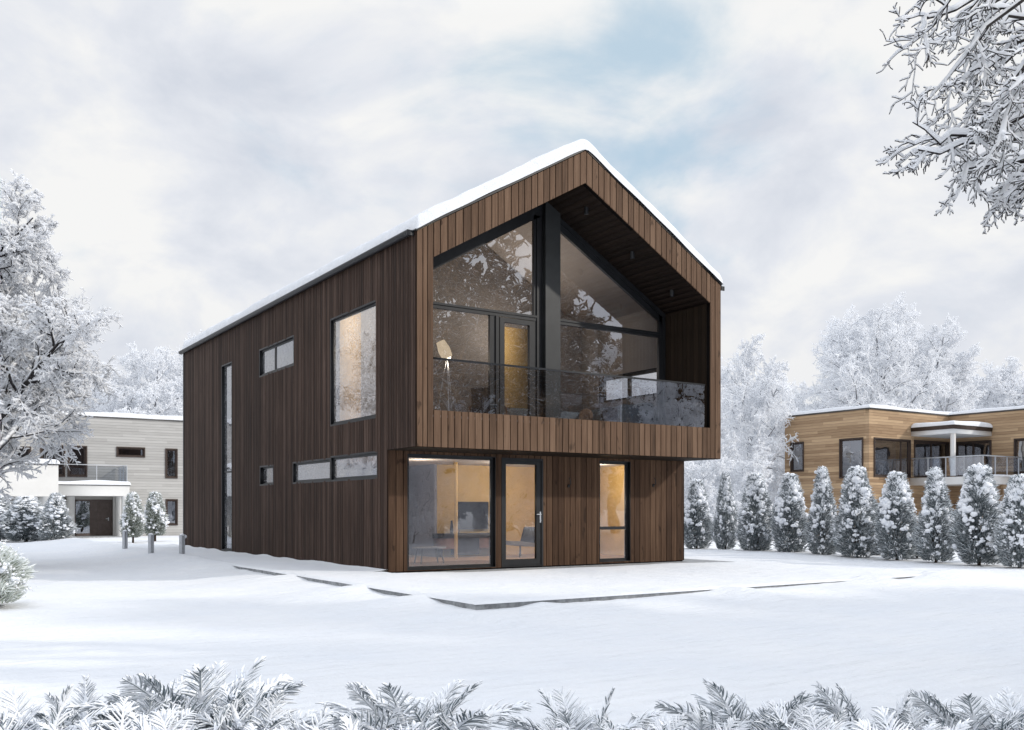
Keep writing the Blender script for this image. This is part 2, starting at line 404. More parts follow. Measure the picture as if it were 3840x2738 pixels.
# ------------------------------------------------------------------ ground
PX0, PX1, PY0, PY1 = -1.85, 9.3, -5.32, 19.0        # patio round the house
def gaps(c, segs, soft=1.0):
    """1 inside the listed stretches, falling to 0 outside"""
    o = 0 * c
    for a, b in segs: o = np.maximum(o, np.clip((c - a) / soft + .5, 0, 1) * np.clip((b - c) / soft + .5, 0, 1))
    return o * o * (3 - 2 * o)
left_open = [(-6.3, -4.0), (-3.6, -1.9), (-1.2, 1.4), (2.2, 5.8)]
front_open = [(-2.8, -.8), (-.7, 2.9), (3.3, 6.5), (7.1, 8.5)]
def ground_z(x, y):
    z = -.165 + .05 * wob(x, y, .5, 11) + .018 * wob(x, y * 1.7, 1.7, 12) + .008 * wob(x + .4 * y, y * 2.2, 4.5, 13) + .007 * wob(x, y * 1.5, 9, 15)
    dl = PX0 - x; df = PY0 - y
    # drift lying against the patio kerb
    k = 1 - gaps(y, left_open); dist = np.maximum(dl, 0)
    dr = np.where((y > PY0 - .3) & (dl > -.2), (k * .10 + .095) * np.exp(-(dist / 1.3) ** 2), 0)
    k2 = 1 - gaps(x, front_open); dist2 = np.maximum(df, 0)
    dr2 = np.where((x > PX0 - .3) & (df > -.2), (k2 * .10 + .095) * np.exp(-(dist2 / 1.3) ** 2), 0)
    z = z + np.maximum(dr, dr2) * np.clip(1 - (x - 10) / 1., 0, 1)
    inside = (dl < -.12) & (df < -.12) & (x < PX1) & (y < PY1)
    z = np.where(inside, -.35, z)
    r = np.hypot(x - 5, y - 5)
    return z + .25 * np.clip((r - 45) / 60, 0, 1) * (1 + .5 * wob(x, y, .05, 14))
def nug(lo, hi, fine0, fine1, d):
    a = np.arange(fine0, fine1 + 1e-6, d)
    out = [fine1]; s = d
    while out[-1] < hi: s *= 1.25; out.append(out[-1] + s)
    inn = [fine0]; s = d
    while inn[-1] > lo: s *= 1.25; inn.append(inn[-1] - s)
    return np.concatenate([inn[::-1][:-1], a, out[1:]])
gx = nug(-900, 900, -14, 20, .13); gy = nug(-900, 900, -18, 22, .13)
gx = np.sort(np.concatenate([gx, [PX0 - .01, PX0 + .11, PX0 + .14]])); gy = np.sort(np.concatenate([gy, [PY0 - .01, PY0 + .11, PY0 + .14]]))
X, Y = np.meshgrid(gx, gy)
g = MB(); g.grid(X, Y, ground_z(X, Y))
tag(g.build('ground', M['snow'], None, True), kind='structure')

g = MB()
g.box(PX0, PX1, PY0, PY0 + .3, -.4, -.025); g.box(PX0, PX0 + .3, PY0 + .3, PY1, -.4, -.025)
g.box(PX0 + .3, PX1, PY0 + .3, 1.25, -.4, -.027); g.box(PX0 + .3, -.02, 1.25, PY1, -.4, -.026); g.box(8.42, PX1, 1.25, PY1, -.4, -.026)
tag(g.build('patio', M['concrete']), kind='structure')

# snow lying on the patio: bare strip along the glazed front
def psnow(x0, x1, y0, y1, nx, ny, hole, name):
    xs = np.linspace(x0, x1, nx); ys = np.linspace(y0, y1, ny)
    X, Y = np.meshgrid(xs, ys)
    h = .035 + .012 * wob(X, Y, 1.2, 31) + .005 * wob(X, Y * 1.8, 5., 32)
    e = np.minimum(X - PX0, np.minimum(Y - PY0, PX1 - X)) + .02
    h = h * np.sqrt(np.clip(e / .06, 0, 1))
    h = h - .12 * hole(X, Y)
    if x1 < .01: h = h + .07 * np.clip(1 + X / .45, 0, 1) ** 2 * (.5 + .5 * wob(Y, X, 3.4, 38))
    b = MB(); b.grid(X + .02 * wob(X, Y, 3, 35) * np.clip((.3 - e) / .3, 0, 1), Y, -.025 + h)
    tag(b.build(name, M['snow'], None, True), kind='structure')
def hole_front(x, y):
    edge = .28 - .16 * wob(x, 0 * x, 1.3, 33) - .35 * np.clip((1.2 - x) / 1.6, 0, 1) * -1 + .30 * np.clip((1.6 - x) / 1.2, 0, 1) - .25 * np.clip((x - 7.2) / 1., 0, 1)
    return np.clip((y - edge) / .12, 0, 1) * np.clip((x + .1) / .3, 0, 1)
psnow(PX0 - .03, PX1 + .02, PY0 - .03, 1.27, 150, 110, hole_front, 'snow_cover')
psnow(PX0 - .03, -.001, 1.271, PY1, 28, 190, lambda x, y: 0 * x, 'snow_cover')

# ------------------------------------------------------------------ main house
W, L, ZB, ZE, ZR, DG = 8.39, 17.4, 2.55, 6.84, 9.29, 1.275
TAN = (ZR - ZE) / (W / 2)
def roofz(x): return ZE + TAN * np.minimum(x, W - x)
house = thing('timber_house', 'dark brown timber gabled house with glazed balcony and snowy roof on the snow', 'house')
front3 = lambda y0: (lambda u, v, d: (u, y0 - d, v))
left3 = lambda u, v, d: (-d, u, v)
right3 = lambda u, v, d: (W + d, u, v)
rear3 = lambda u, v, d: (u, L + d, v)

def boards(mb, to3, u0, u1, lo, hi, holes=(), wmin=.15, wmax=.18, gap=.018, th=.025, d0=0., brk=(), seed=3, m=0):
    r = np.random.default_rng(seed); u = u0
    while u < u1 - 1e-6:
        wd = r.uniform(wmin, wmax)
        ub = u + wd
        if u1 - ub < wmin * .6: ub = u1
        a0, b0 = u + gap / 2, ub - gap / 2
        av = r.uniform(0, 1); dth = th + r.uniform(-.003, .003)
        cuts = sorted({a0, b0} | {x for h in holes for x in (h[0], h[1]) if a0 < x < b0} | {x for x in brk if a0 < x < b0})
        for a, b in zip(cuts[:-1], cuts[1:]):
            mid = (a + b) / 2
            iv = [(None, None)]
            blk = sorted([(h[2], h[3]) for h in holes if h[0] < mid < h[1]])
            z0 = 'lo'; parts = []
            for h0, h1 in blk: parts.append((z0, h0)); z0 = h1
            parts.append((z0, 'hi'))
            for zl, zh in parts:
                l = (lambda q: lo(q)) if isinstance(zl, str) else (lambda q, k=zl: k)
                h = (lambda q: hi(q)) if isinstance(zh, str) else (lambda q, k=zh: k)
                if h(mid) - l(mid) < .01: continue
                q = [(a, l(a)), (b, l(b)), (b, h(b)), (a, h(a))]
                mb.prism([to3(x, z, d0) for x, z in q], [to3(x, z, d0 + dth) for x, z in q], m, av)
        u = ub
cst = lambda v: (lambda q: v)

# openings: (u0,u1,v0,v1)
side_w = dict(big=(1.80, 4.25, 3.28, 5.74), small=(6.68, 9.31, 5.01, 5.73), slim=(11.88, 12.86, .06, 5.73), tiny=(8.22, 9.27, 1.99, 2.48), strip_a=(4.30, 6.71, 1.985, 2.485), strip_b=(1.75, 4.225, 1.985, 2.52))
SH = list(side_w.values())
grd_w = dict(win=(.444, 2.65, .015, 2.478), door=(2.803, 3.95, .0, 2.468), tall=(5.61, 6.58, .035, 2.48))
GH = list(grd_w.values())
right_w = [(2.0, 4.45, 4.30, 5.02)]

# left wall: backing panels and boards
b = MB()
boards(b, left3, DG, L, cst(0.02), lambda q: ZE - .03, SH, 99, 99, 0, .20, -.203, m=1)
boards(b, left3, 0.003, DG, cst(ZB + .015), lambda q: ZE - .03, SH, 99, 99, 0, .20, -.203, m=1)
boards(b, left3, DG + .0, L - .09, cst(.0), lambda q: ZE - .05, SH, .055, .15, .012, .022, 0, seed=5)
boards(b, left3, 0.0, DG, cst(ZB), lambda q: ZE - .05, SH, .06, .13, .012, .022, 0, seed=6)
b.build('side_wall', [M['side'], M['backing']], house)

# front frame of boards
XI, XI2, ZP = .371, W - .36, 3.287
ZIL, ZIA = 6.33, 8.53
TI = (ZIA - ZIL) / (W / 2 - XI)
inner = lambda x: ZIL + TI * np.minimum(x - XI, XI2 - x)
f0 = front3(0.)
b = MB()
boards(b, f0, 0., XI, cst(ZB), lambda q: roofz(q) - .05, (), .10, .14, .018, .025, 0, seed=21)
boards(b, f0, XI2, W, cst(ZB), lambda q: roofz(q) - .05, (), .15, .19, .018, .025, 0, seed=22)
boards(b, f0, XI, XI2, cst(ZB), cst(ZP), (), .150, .185, .022, .028, 0, seed=23)
boards(b, f0, XI, XI2, inner, lambda q: roofz(q) - .05, (), .150, .185, .022, .028, 0, brk=(W / 2,), seed=24)
fb = lambda m_, a, c, lo_, hi_, br=(): boards(b, f0, a, c, lo_, hi_, (), 99, 99, 0, .10, -.102, brk=br, m=1)
fb(0, 0.001, XI, cst(ZB + .01), lambda q: roofz(q) - .06); fb(0, XI2, W - .001, cst(ZB + .01), lambda q: roofz(q) - .06)
fb(0, XI, XI2, cst(ZB + .01), cst(ZP - .004)); fb(0, XI, XI2, lambda q: inner(q) + .004, lambda q: roofz(q) - .06, (W / 2,))
b.build('front_cladding', [M['front'], M['backing']], house)

# ground-floor front wall
fg = front3(DG)
b = MB()
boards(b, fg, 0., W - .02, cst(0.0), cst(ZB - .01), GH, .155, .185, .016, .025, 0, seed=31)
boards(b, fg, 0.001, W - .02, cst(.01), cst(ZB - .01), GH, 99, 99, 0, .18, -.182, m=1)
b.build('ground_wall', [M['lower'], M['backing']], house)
# soffit under the projecting storey, rear and right walls
b = MB()
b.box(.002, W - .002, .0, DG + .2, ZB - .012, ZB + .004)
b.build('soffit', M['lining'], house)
b = MB()
boards(b, right3, DG, L, cst(0.), lambda q: ZE - .05, right_w, .08, .16, .012, .022, 0, seed=41)
boards(b, right3, 0, DG, cst(ZB), lambda q: ZE - .05, (), .08, .16, .012, .022, 0, seed=42)
boards(b, right3, 0.003, DG, cst(ZB + .015), lambda q: ZE - .06, (), 99, 99, 0, .2, -.203, m=1)
boards(b, right3, DG, L, cst(.02), lambda q: ZE - .03, right_w, 99, 99, 0, .20, -.203, m=1)
b.build('end_wall', [M['side'], M['backing']], house)
b = MB()
boards(b, rear3, 0, W, cst(0.), lambda q: roofz(q) - .08, (), .1, .17, .012, .022, 0, brk=(W / 2,), seed=43)
boards(b, rear3, 0, W, cst(0.), lambda q: roofz(q) - .1, (), 99, 99, 0, .2, -.203, brk=(W / 2,), m=1)
b.build('rear_wall', [M['side'], M['backing']], house)
# corner trim at the far left corner, base strip
b = MB(); b.box(-.030, .0, L - .09, L + .03, 0., ZE - .06)
b.build('corner_trim', M['black'], house)
b = MB(); b.box(.02, W - .05, DG - .012, DG + .1, -.06, -.003); b.box(-.012, .1, DG + .101, L, -.06, -.004)
b.build('plinth', M['backing'], house)

# recess lining (side walls and sloping soffit of the balcony)
REC = 1.6
b = MB()
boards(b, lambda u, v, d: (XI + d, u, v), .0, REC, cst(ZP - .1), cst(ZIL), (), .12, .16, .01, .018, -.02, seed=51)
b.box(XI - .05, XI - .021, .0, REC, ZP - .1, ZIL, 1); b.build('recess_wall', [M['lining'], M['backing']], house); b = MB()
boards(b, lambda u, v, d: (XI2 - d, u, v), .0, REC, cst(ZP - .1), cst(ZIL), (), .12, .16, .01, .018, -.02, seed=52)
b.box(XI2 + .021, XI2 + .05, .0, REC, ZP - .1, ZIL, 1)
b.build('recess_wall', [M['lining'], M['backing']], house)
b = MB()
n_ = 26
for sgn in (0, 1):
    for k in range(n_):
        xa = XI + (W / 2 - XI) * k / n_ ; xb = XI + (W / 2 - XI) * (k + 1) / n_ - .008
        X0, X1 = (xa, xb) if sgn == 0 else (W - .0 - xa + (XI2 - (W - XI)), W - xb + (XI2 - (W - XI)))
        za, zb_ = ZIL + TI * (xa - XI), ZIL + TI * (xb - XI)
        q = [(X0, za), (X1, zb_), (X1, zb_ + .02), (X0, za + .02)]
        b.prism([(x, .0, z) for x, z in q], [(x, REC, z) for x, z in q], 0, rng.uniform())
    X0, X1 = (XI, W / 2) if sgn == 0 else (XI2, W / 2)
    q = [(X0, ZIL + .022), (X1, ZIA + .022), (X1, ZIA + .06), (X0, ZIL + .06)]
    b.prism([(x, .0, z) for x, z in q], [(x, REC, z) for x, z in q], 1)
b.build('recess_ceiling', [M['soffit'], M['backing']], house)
b = MB(); b.box(XI, XI2, .0, REC, ZP - .14, ZP - .09)
b.build('balcony_floor', M['concrete'], house)

# roof: slabs, fascia strip, gutters, snow
b = MB()
for s_ in (0, 1):
    X0, X1 = (-.02, W / 2) if s_ == 0 else (W + .02, W / 2)
    q = [(X0, ZE - .045), (X1, ZR - .045 + .012), (X1, ZR + .012), (X0, ZE)]
    b.prism([(x, -.035, z) for x, z in q], [(x, L + .04, z) for x, z in q])
roof = b.build('roof', M['black'], house)
b = MB()
def gutter(x, sgn):
    a = np.linspace(math.pi, 2 * math.pi, 9); rr = .075
    pr = [(x + rr * math.cos(k), ZE - .055 + rr * math.sin(k)) for k in a] + [(x + rr, ZE - .03), (x - rr, ZE - .03)]
    b.prism([(p, .06, z) for p, z in pr], [(p, L + .05, z) for p, z in pr])
    b.box(x - .08, x + .08, .03, .06, ZE - .135, ZE - .03)
gutter(-.105, -1); gutter(W + .105, 1)
b.build('gutter', M['black'], roof)
b = MB()
xs = np.concatenate([-.05 + np.linspace(0, .2, 9), np.linspace(.22, W - .22, 90), W + .05 - np.linspace(0, .2, 9)[::-1]])
ys = np.concatenate([-.07 + np.linspace(0, .25, 11), np.linspace(.25, L - .2, 190), L + .06 - np.linspace(0, .2, 9)[::-1]])
X, Y = np.meshgrid(xs, ys)
dx = np.minimum(X + .05, W + .05 - X); dy = np.minimum(Y + .07, L + .06 - Y)
tt = .265 + .035 * wob(X, Y, 1.1, 61) + .022 * wob(X, Y, 4.5, 62) + .01 * wob(X, Y, 11, 66)
cap = lambda d, r: np.sqrt(np.clip(1 - (1 - np.clip(d / r, 0, 1)) ** 2, 0, 1))
h = tt * cap(dx, .09) * cap(dy, .11)
rz = ZE + .004 + TAN * (W / 2 - np.sqrt((X - W / 2) ** 2 + .006)) + .01
Z = rz + h
eg = np.clip(1 - np.minimum(dx, dy) / .25, 0, 1)
b.grid(X + .03 * eg * wob(X, Y, 3.2, 63), Y + .025 * eg * wob(X + Y, Y, 3.6, 64), Z)
b.build('roof_snow', M['roofsnow'], roof, True)

# windows ------------------------------------------------------
def window(to3, r, rec=.10, fw=.06, mull=(), trans=(), gl='glass_side', name='window', parent=house, casing=.03, fmat='black', prouder=.024):
    u0, u1, v0, v1 = r
    b = MB()
    # casing round the opening and lining of the reveal
    c = casing
    b.pbox(to3, u0 - c, u1 + c, v1, v1 + c, .0, prouder); b.pbox(to3, u0 - c, u1 + c, v0 - c, v0, .0, prouder)
    b.pbox(to3, u0 - c, u0, v0, v1, .0, prouder); b.pbox(to3, u1, u1 + c, v0, v1, .0, prouder)
    e = .012
    b.pbox(to3, u0, u0 + e, v0 + e, v1 - e, -rec, prouder - .003); b.pbox(to3, u1 - e, u1, v0 + e, v1 - e, -rec, prouder - .003)
    b.pbox(to3, u0, u1, v0, v0 + e, -rec, prouder - .003); b.pbox(to3, u0, u1, v1 - e, v1, -rec, prouder - .003)
    d0, d1 = -rec - .07, -rec
    b.pbox(to3, u0, u0 + fw, v0, v1, d0, d1); b.pbox(to3, u1 - fw, u1, v0, v1, d0, d1)
    b.pbox(to3, u0 + fw, u1 - fw, v0, v0 + fw, d0, d1); b.pbox(to3, u0 + fw, u1 - fw, v1 - fw, v1, d0, d1)
    us = [u0 + fw]
    for m_ in mull:
        b.pbox(to3, m_ - fw * .6, m_ + fw * .6, v0 + fw, v1 - fw, d0, d1); us += [m_ - fw * .6, m_ + fw * .6]
    us.append(u1 - fw); vs = [v0 + fw]
    for m_ in trans:
        b.pbox(to3, u0 + fw, u1 - fw, m_ - fw * .5, m_ + fw * .5, d0 - .002, d1 + .002); vs += [m_ - fw * .5, m_ + fw * .5]
    vs.append(v1 - fw)
    o = b.build(name, M[fmat], parent)
    for i in range(0, len(us), 2):
        for j in range(0, len(vs), 2):
            p = MB(); p.faces([to3(us[i], vs[j], -rec - .02), to3(us[i + 1], vs[j], -rec - .02), to3(us[i + 1], vs[j + 1], -rec - .02), to3(us[i], vs[j + 1], -rec - .02)], [[0, 1, 2, 3]])
            p.build('pane', M[gl], o)
    return o
window(left3, side_w['big'], .02, .06)
window(left3, side_w['small'], .03, .06, mull=(8.2,))
window(left3, side_w['slim'], .036, .05, trans=(2.45,))
window(left3, side_w['tiny'], .05, .05)
for k in ('strip_a', 'strip_b'): window(left3, side_w[k], .025, .06)
window(fg, grd_w['win'], .05, .075, gl='glass_lo', casing=.0001, prouder=.03)
window(fg, grd_w['tall'], .05, .075, trans=(.85,), gl='glass_lo', casing=.0001, prouder=.03)
window(right3, right_w[0], .05, .08, mull=(3.3,), gl='glass_clear')
# ground-floor glazed door
u0, u1, v0, v1 = grd_w['door']
b = MB()
b.pbox(fg, u0, u0 + .05, v0, v1, -.12, .032); b.pbox(fg, u1 - .05, u1, v0, v1, -.12, .032); b.pbox(fg, u0 + .05, u1 - .05, v1 - .05, v1, -.12, .032); b.pbox(fg, u0 + .05, u1 - .05, v0, v0 + .03, -.12, .03)
b.pbox(fg, u0 + .053, u0 + .13, v0 + .033, v1 - .053, -.06, .012); b.pbox(fg, u1 - .18, u1 - .053, v0 + .033, v1 - .053, -.06, .012)
b.pbox(fg, u0 + .13, u1 - .18, v1 - .14, v1 - .053, -.06, .012); b.pbox(fg, u0 + .13, u1 - .18, v0 + .033, v0 + .175, -.06, .012)
door = b.build('door', M['black'], house)
p = MB(); q = [(u0 + .13, v0 + .175), (u1 - .18, v0 + .175), (u1 - .18, v1 - .14), (u0 + .13, v1 - .14)]
p.faces([fg(a, c, -.03) for a, c in q], [[0, 1, 2, 3]]); p.build('pane', M['glass_lo'], door)
b = MB(); hx = u1 - .075
b.pbox(fg, hx - .018, hx + .018, 1.00, 1.25, .012, .022); b.tube([fg(hx, 1.19, .02), fg(hx, 1.19, .06), fg(hx - .02, 1.19, .065), fg(hx - .13, 1.19, .065)], .010)
b.tube([fg(hx, 1.05, .02), fg(hx, 1.05, .035)], .016)
b.build('handle', M['steel'], door)
# wall hooks beside the windows
for hx_, hz in ((4.67, 1.93), (7.32, 1.98)):
    b = MB(); b.pbox(fg, hx_ - .025, hx_ + .025, hz - .11, hz - .04, .025, .05)
    b.tube([fg(hx_, hz - .06, .05), fg(hx_ + .01, hz - .04, .10), fg(hx_ - .01, hz + .05, .13), fg(hx_ - .03, hz + .12, .10)], [.012, .010, .009, .006])
    b.build('wall_hook', M['black'], house)

# glazed wall of the upper floor
gw = front3(REC); TZ0, TZ1 = 5.715, 5.81
ig = lambda x: inner(x) - .02
b = MB()
FT = .30
def slope_bar(xa, xb, t0, t1, da, db):
    q = [(xa, inner(xa) - t0), (xb, inner(xb) - t0), (xb, inner(xb) - t1), (xa, inner(xa) - t1)]
    b.prism([gw(x, z, da) for x, z in q], [gw(x, z, db) for x, z in q])
slope_bar(XI, W / 2, .0, FT, -.08, .0); slope_bar(W / 2, XI2, .0, FT, -.08, .0)
slope_bar(XI, W / 2, .0, FT * .45, 0, .03); slope_bar(W / 2, XI2, .0, FT * .45, 0, .03)
b.pbox(gw, XI, XI + .16, ZP - .1, ZIL, -.08, .0); b.pbox(gw, XI2 - .19, XI2, ZP - .1, ZIL - .0, -.08, .0); b.pbox(gw, XI2 - .10, XI2, ZP - .1, ZIL - .1, 0, .03)
b.pbox(gw, XI + .16, 4.0, TZ0, TZ1, -.08, .01); b.pbox(gw, 4.6, XI2 - .19, TZ0, TZ1, -.08, .01)
b.pbox(gw, XI + .16, 4.0, TZ1 - .02, TZ1 + .03, 0.01, .03); b.pbox(gw, 4.6, XI2 - .19, TZ1 - .02, TZ1 + .03, 0.01, .03)
b.pbox(gw, 3.93, 4.18, ZP - .1, 8.2, -.08, .0); b.pbox(gw, 4.0, 4.10, ZP - .1, 8.1, 0, .03); b.pbox(gw, 4.58, 4.64, ZP - .1, 8.1, -.08, -.001)
b.pbox(gw, 2.72, 2.97, ZP - .1, TZ0, -.08, .0); b.pbox(gw, 2.86, 2.93, ZP - .1, TZ0, 0, .03)
b.pbox(gw, XI + .16, 2.72, ZP - .1, ZP - .02, -.08, 0); b.pbox(gw, 4.64, XI2 - .19, ZP - .1, ZP - .02, -.08, 0)
gwo = b.build('glazed_wall', M['black'], house)
def pane_poly(q, parent, m='glass_hi', y=-.04):
    p = MB(); p.faces([gw(a, c, y) for a, c in q], [list(range(len(q)))]); p.build('pane', M[m], parent)
gt = lambda x: inner(x) - FT + .01
pane_poly([(XI + .16, TZ1), (3.93, TZ1), (3.93, gt(3.93)), (XI + .16, gt(XI + .16))], gwo)
xr = XI2 - .19
pane_poly([(4.64, TZ1), (xr, TZ1), (xr, gt(xr)), (4.64, gt(4.64))], gwo)
pane_poly([(XI + .16, ZP - .02), (2.72, ZP - .02), (2.72, TZ0), (XI + .16, TZ0)], gwo)
pane_poly([(4.64, ZP - .02), (xr, ZP - .02), (xr, TZ0), (4.64, TZ0)], gwo)
b = MB()
b.pbox(gw, 2.98, 3.105, ZP - .05, TZ0 - .015, -.07, .015); b.pbox(gw, 3.80, 3.925, ZP - .05, TZ0 - .015, -.07, .015); b.pbox(gw, 3.105, 3.80, TZ0 - .12, TZ0 - .015, -.07, .015); b.pbox(gw, 3.105, 3.80, ZP - .05, ZP + .1, -.07, .015)
bd = b.build('balcony_door', M['black'], house)
pane_poly([(3.105, ZP + .1), (3.80, ZP + .1), (3.80, TZ0 - .12), (3.105, TZ0 - .12)], bd)
b = MB()
q = [(4.17, ZP - .1), (4.60, ZP - .1), (4.60, inner(4.60)), (W / 2, ZIA), (4.17, inner(4.17))]
b.prism([(x, REC - .14, z) for x, z in q], [(x, REC + .05, z) for x, z in q])
b.build('column', M['column'], house)

# glass balustrade
b = MB(); b.box(XI + .01, 7.915, .03, .085, 4.315, 4.35)
ba = b.build('balustrade', M['black'], house)
p = MB(); p.faces([(XI + .02, .055, ZP + .002), (7.91, .055, ZP + .002), (7.91, .055, 4.315), (XI + .02, .055, 4.315)], [[0, 1, 2, 3]])
p.build('pane', M['glass_rail'], ba)
# ceiling spotlights
for sx_, sy_, sz_ in ((4.72, .62, 8.25), (6.12, .64, 7.42), (7.42, .67, 6.66)):
    zt = inner(sx_) + .02; b = MB()
    b.tube([(sx_, sy_, zt), (sx_, sy_, zt - .16)], .052, 14); b.tube([(sx_, sy_, zt - .16), (sx_, sy_, zt - .165)], .04, 14)
    b.build('spotlight', M['black'], house)

# interior -----------------------------------------------------
b = MB()
b.box(.24, W - .24, DG + .2, L - .25, -.02, .045, 0); b.build('floor', M['oak'], house)
b = MB(); b.box(.24, W - .24, REC + .1, L - .25, ZP - .16, ZP - .1); b.build('upper_floor', M['oak'], house)
b = MB(); b.box(.24, W - .24, DG + .2, L - .25, 2.50, 2.53); b.build('ceiling', M['ceil'], house)
BYG = 5.5
b = MB(); b.box(3.5, W - .24, BYG, BYG + .1, .045, 2.5); b.box(W - .27, W - .241, DG + .2, BYG, .045, 2.5)
b.build('partition_wall', M['yellow'], house)
b = MB(); b.box(3.4, 3.5, BYG, BYG + 3.5, .045, 2.5, 0); b.box(.24, 3.4, BYG + 3.5, BYG + 3.6, .045, 2.5, 0); b.box(.235, .24, DG + .2, BYG + 3.5, .045, 1.9, 0); b.box(.235, .24, DG + .2, BYG + 3.5, 2.54 - .04, 2.5, 0)
b.build('partition_wall', M['greyblue'], house)
b = MB(); b.tube([(3.33, 4.2, .045), (3.33, 4.2, 2.5)], .045, 12); b.build('post', M['yellow'], house)
BYU = 5.2
b = MB(); q = [(.24, ZP - .1), (W - .24, ZP - .1), (W - .24, 6.5), (W / 2, 8.85), (.24, 6.5)]
b.prism([(x, BYU, zz_) for x, zz_ in q], [(x, BYU + .1, zz_) for x, zz_ in q]); b.build('partition_wall', M['taupe'], house)
b = MB(); b.box(W - .275, W - .245, REC + .1, 2.0, ZP - .1, 6.7); b.box(W - .275, W - .245, 4.45, BYU, ZP - .1, 6.7)
b.box(W - .275, W - .245, 2.0, 4.45, ZP - .1, 4.30); b.box(W - .275, W - .245, 2.0, 4.45, 5.02, 6.7)
b.build('lining_wall', M['taupe'], house)
b = MB(); b.box(.5, 1.15, BYU - .06, BYU - .005, ZP - .1, 6.2); b.build('wall_panel', M['yellow'], house)
b = MB(); b.box(4.95, 6.3, BYU - .06, BYU - .005, 4.1, 6.3); b.build('wall_panel', M['yellow'], house)
b = MB()
for s_ in (0, 1):
    X0, X1 = (.2, W / 2) if s_ == 0 else (W - .2, W / 2)
    zr = lambda x: roofz(np.array(x)) - .42
    q = [(X0, float(zr(X0))), (X1, float(zr(X1))), (X1, float(zr(X1)) + .05), (X0, float(zr(X0)) + .05)]
    b.prism([(x, REC + .09, z) for x, z in q], [(x, L - .25, z) for x, z in q])
b.build('upper_ceiling', M['ceil'], house)
# small rooms behind the side windows: walls that catch the light
b = MB(); b.box(1.6, 1.7, 5.31, L - .3, ZP - .1, 6.45); b.box(2.2, 2.3, BYG + 3.7, L - .3, .045, 2.5); b.box(.25, 1.6, 10.5, 10.6, ZP - .1, 6.4)
b.build('partition_wall', M['taupe'], house)

def point(name, loc, e, c=(1, .80, .55), r=.15):
    l = bpy.data.lights.new(name, 'POINT'); l.energy = e; l.color = c; l.shadow_soft_size = r
    o = bpy.data.objects.new(name, l); col.objects.link(o); o.location = loc
FURN = []
# --- things standing in the rooms
def cyl(b, x, y, z0, z1, r, m=0, n=14): b.tube([(x, y, z0), (x, y, z1)], r, n, m)
tv = thing('television', 'black flat television on the ochre wall behind the ground floor window', 'television', (4.6, BYG, 1.14))
b = MB(); b.box(-.46, .46, -.09, -.01, -.37, .37); b.build('frame', M['black'], tv)
b = MB(); b.box(-.44, .44, -.096, -.0905, -.35, .35); b.build('screen', M['screen'], tv)
sb = thing('sideboard', 'low dark topped sideboard with brown fronts under the television', 'sideboard', (4.3, BYG - .25, .045))
b = MB(); b.box(-.95, .95, -.24, .23, .50, .62); b.build('top', M['dark'], sb)
b = MB(); b.box(-.93, -.42, -.22, .2, .22, .498); b.build('drawer', M['walnut'], sb)
b = MB(); b.box(.25, .93, -.22, .2, .22, .498); b.build('drawer', M['walnut'], sb)
b = MB(); b.box(-.41, .24, -.20, .2, .05, .497); b.build('body', M['dark'], sb)
for xx in (-.85, .85):
    b = MB(); b.box(xx - .03, xx + .03, -.1, .1, 0, .219); b.build('leg', M['dark'], sb)
for nm, lb, xx, rr, hh in (('vase', 'tall thin black vase on the dark sideboard', 3.78, .035, .34), ('candle_holder', 'short black wire candle holder on the sideboard beside the tall vase', 3.95, .06, .24)):
    b = MB(); z0 = .668
    if nm == 'vase': b.tube([(0, 0, 0), (0, 0, hh * .2), (0, 0, hh * .7), (0, 0, hh)], [rr * 1.1, rr * 1.3, rr, rr * .8], 12)
    else:
        for k in range(5):
            a = k * 1.2566; b.tube([(rr * math.cos(a), rr * math.sin(a), 0), (rr * math.cos(a), rr * math.sin(a), hh)], .009, 6)
        b.tube([(0, 0, 0), (0, 0, .02)], rr, 12); b.tube([(0, 0, hh - .02), (0, 0, hh)], rr, 12)
    o = b.build(nm, M['black']); o.location = (xx, BYG - .3, z0); tag(o, lb, 'ornament')
ct = thing('coffee_table', 'small pale low table on the rug inside the ground floor window', 'table', (1.75, 2.7, .045))
b = MB(); b.prism([(.42 * math.cos(a), .3 * math.sin(a), .36) for a in np.linspace(0, 6.283, 25)[:-1]], [(.42 * math.cos(a), .3 * math.sin(a), .39) for a in np.linspace(0, 6.283, 25)[:-1]]); b.build('tabletop', M['taupe'], ct)
for a in (.6, 2.5, 3.8, 5.6):
    b = MB(); b.tube([(.3 * math.cos(a), .2 * math.sin(a), .36), (.38 * math.cos(a), .27 * math.sin(a), 0)], .016, 8); b.build('leg', M['dark'], ct)
b = MB(); b.box(-1.5, 1.5, -.7, .7, 0, .012); o = b.build('rug', M['rug']); o.location = (2.0, 2.6, .047); tag(o, 'brown textured rug on the floor behind the big ground floor window', 'rug')
lc = thing('lounge_chair', 'dark lounge chair with pale seat seen through the glazed ground floor door', 'chair', (5.4, 4.3, .045), .3)
b = MB(); b.prism([(-.45, -.3, .33), (.3, -.3, .26), (.3, .3, .26), (-.45, .3, .33)], [(-.45, -.3, .43), (.3, -.3, .36), (.3, .3, .36), (-.45, .3, .43)]); b.build('seat', M['taupe'], lc)
b = MB(); b.prism([(.28, -.3, .30), (.36, -.3, .30), (.36, .3, .30), (.28, .3, .30)], [(.45, -.28, .78), (.53, -.28, .78), (.53, .28, .78), (.45, .28, .78)]); b.build('backrest', M['dark'], lc)
for xx in (-.38, .28):
    for yy in (-.26, .26):
        b = MB(); b.tube([(xx, yy, .3), (xx * 1.15, yy * 1.1, 0)], .018, 8); b.build('leg', M['dark'], lc)
ZF = ZP - .1
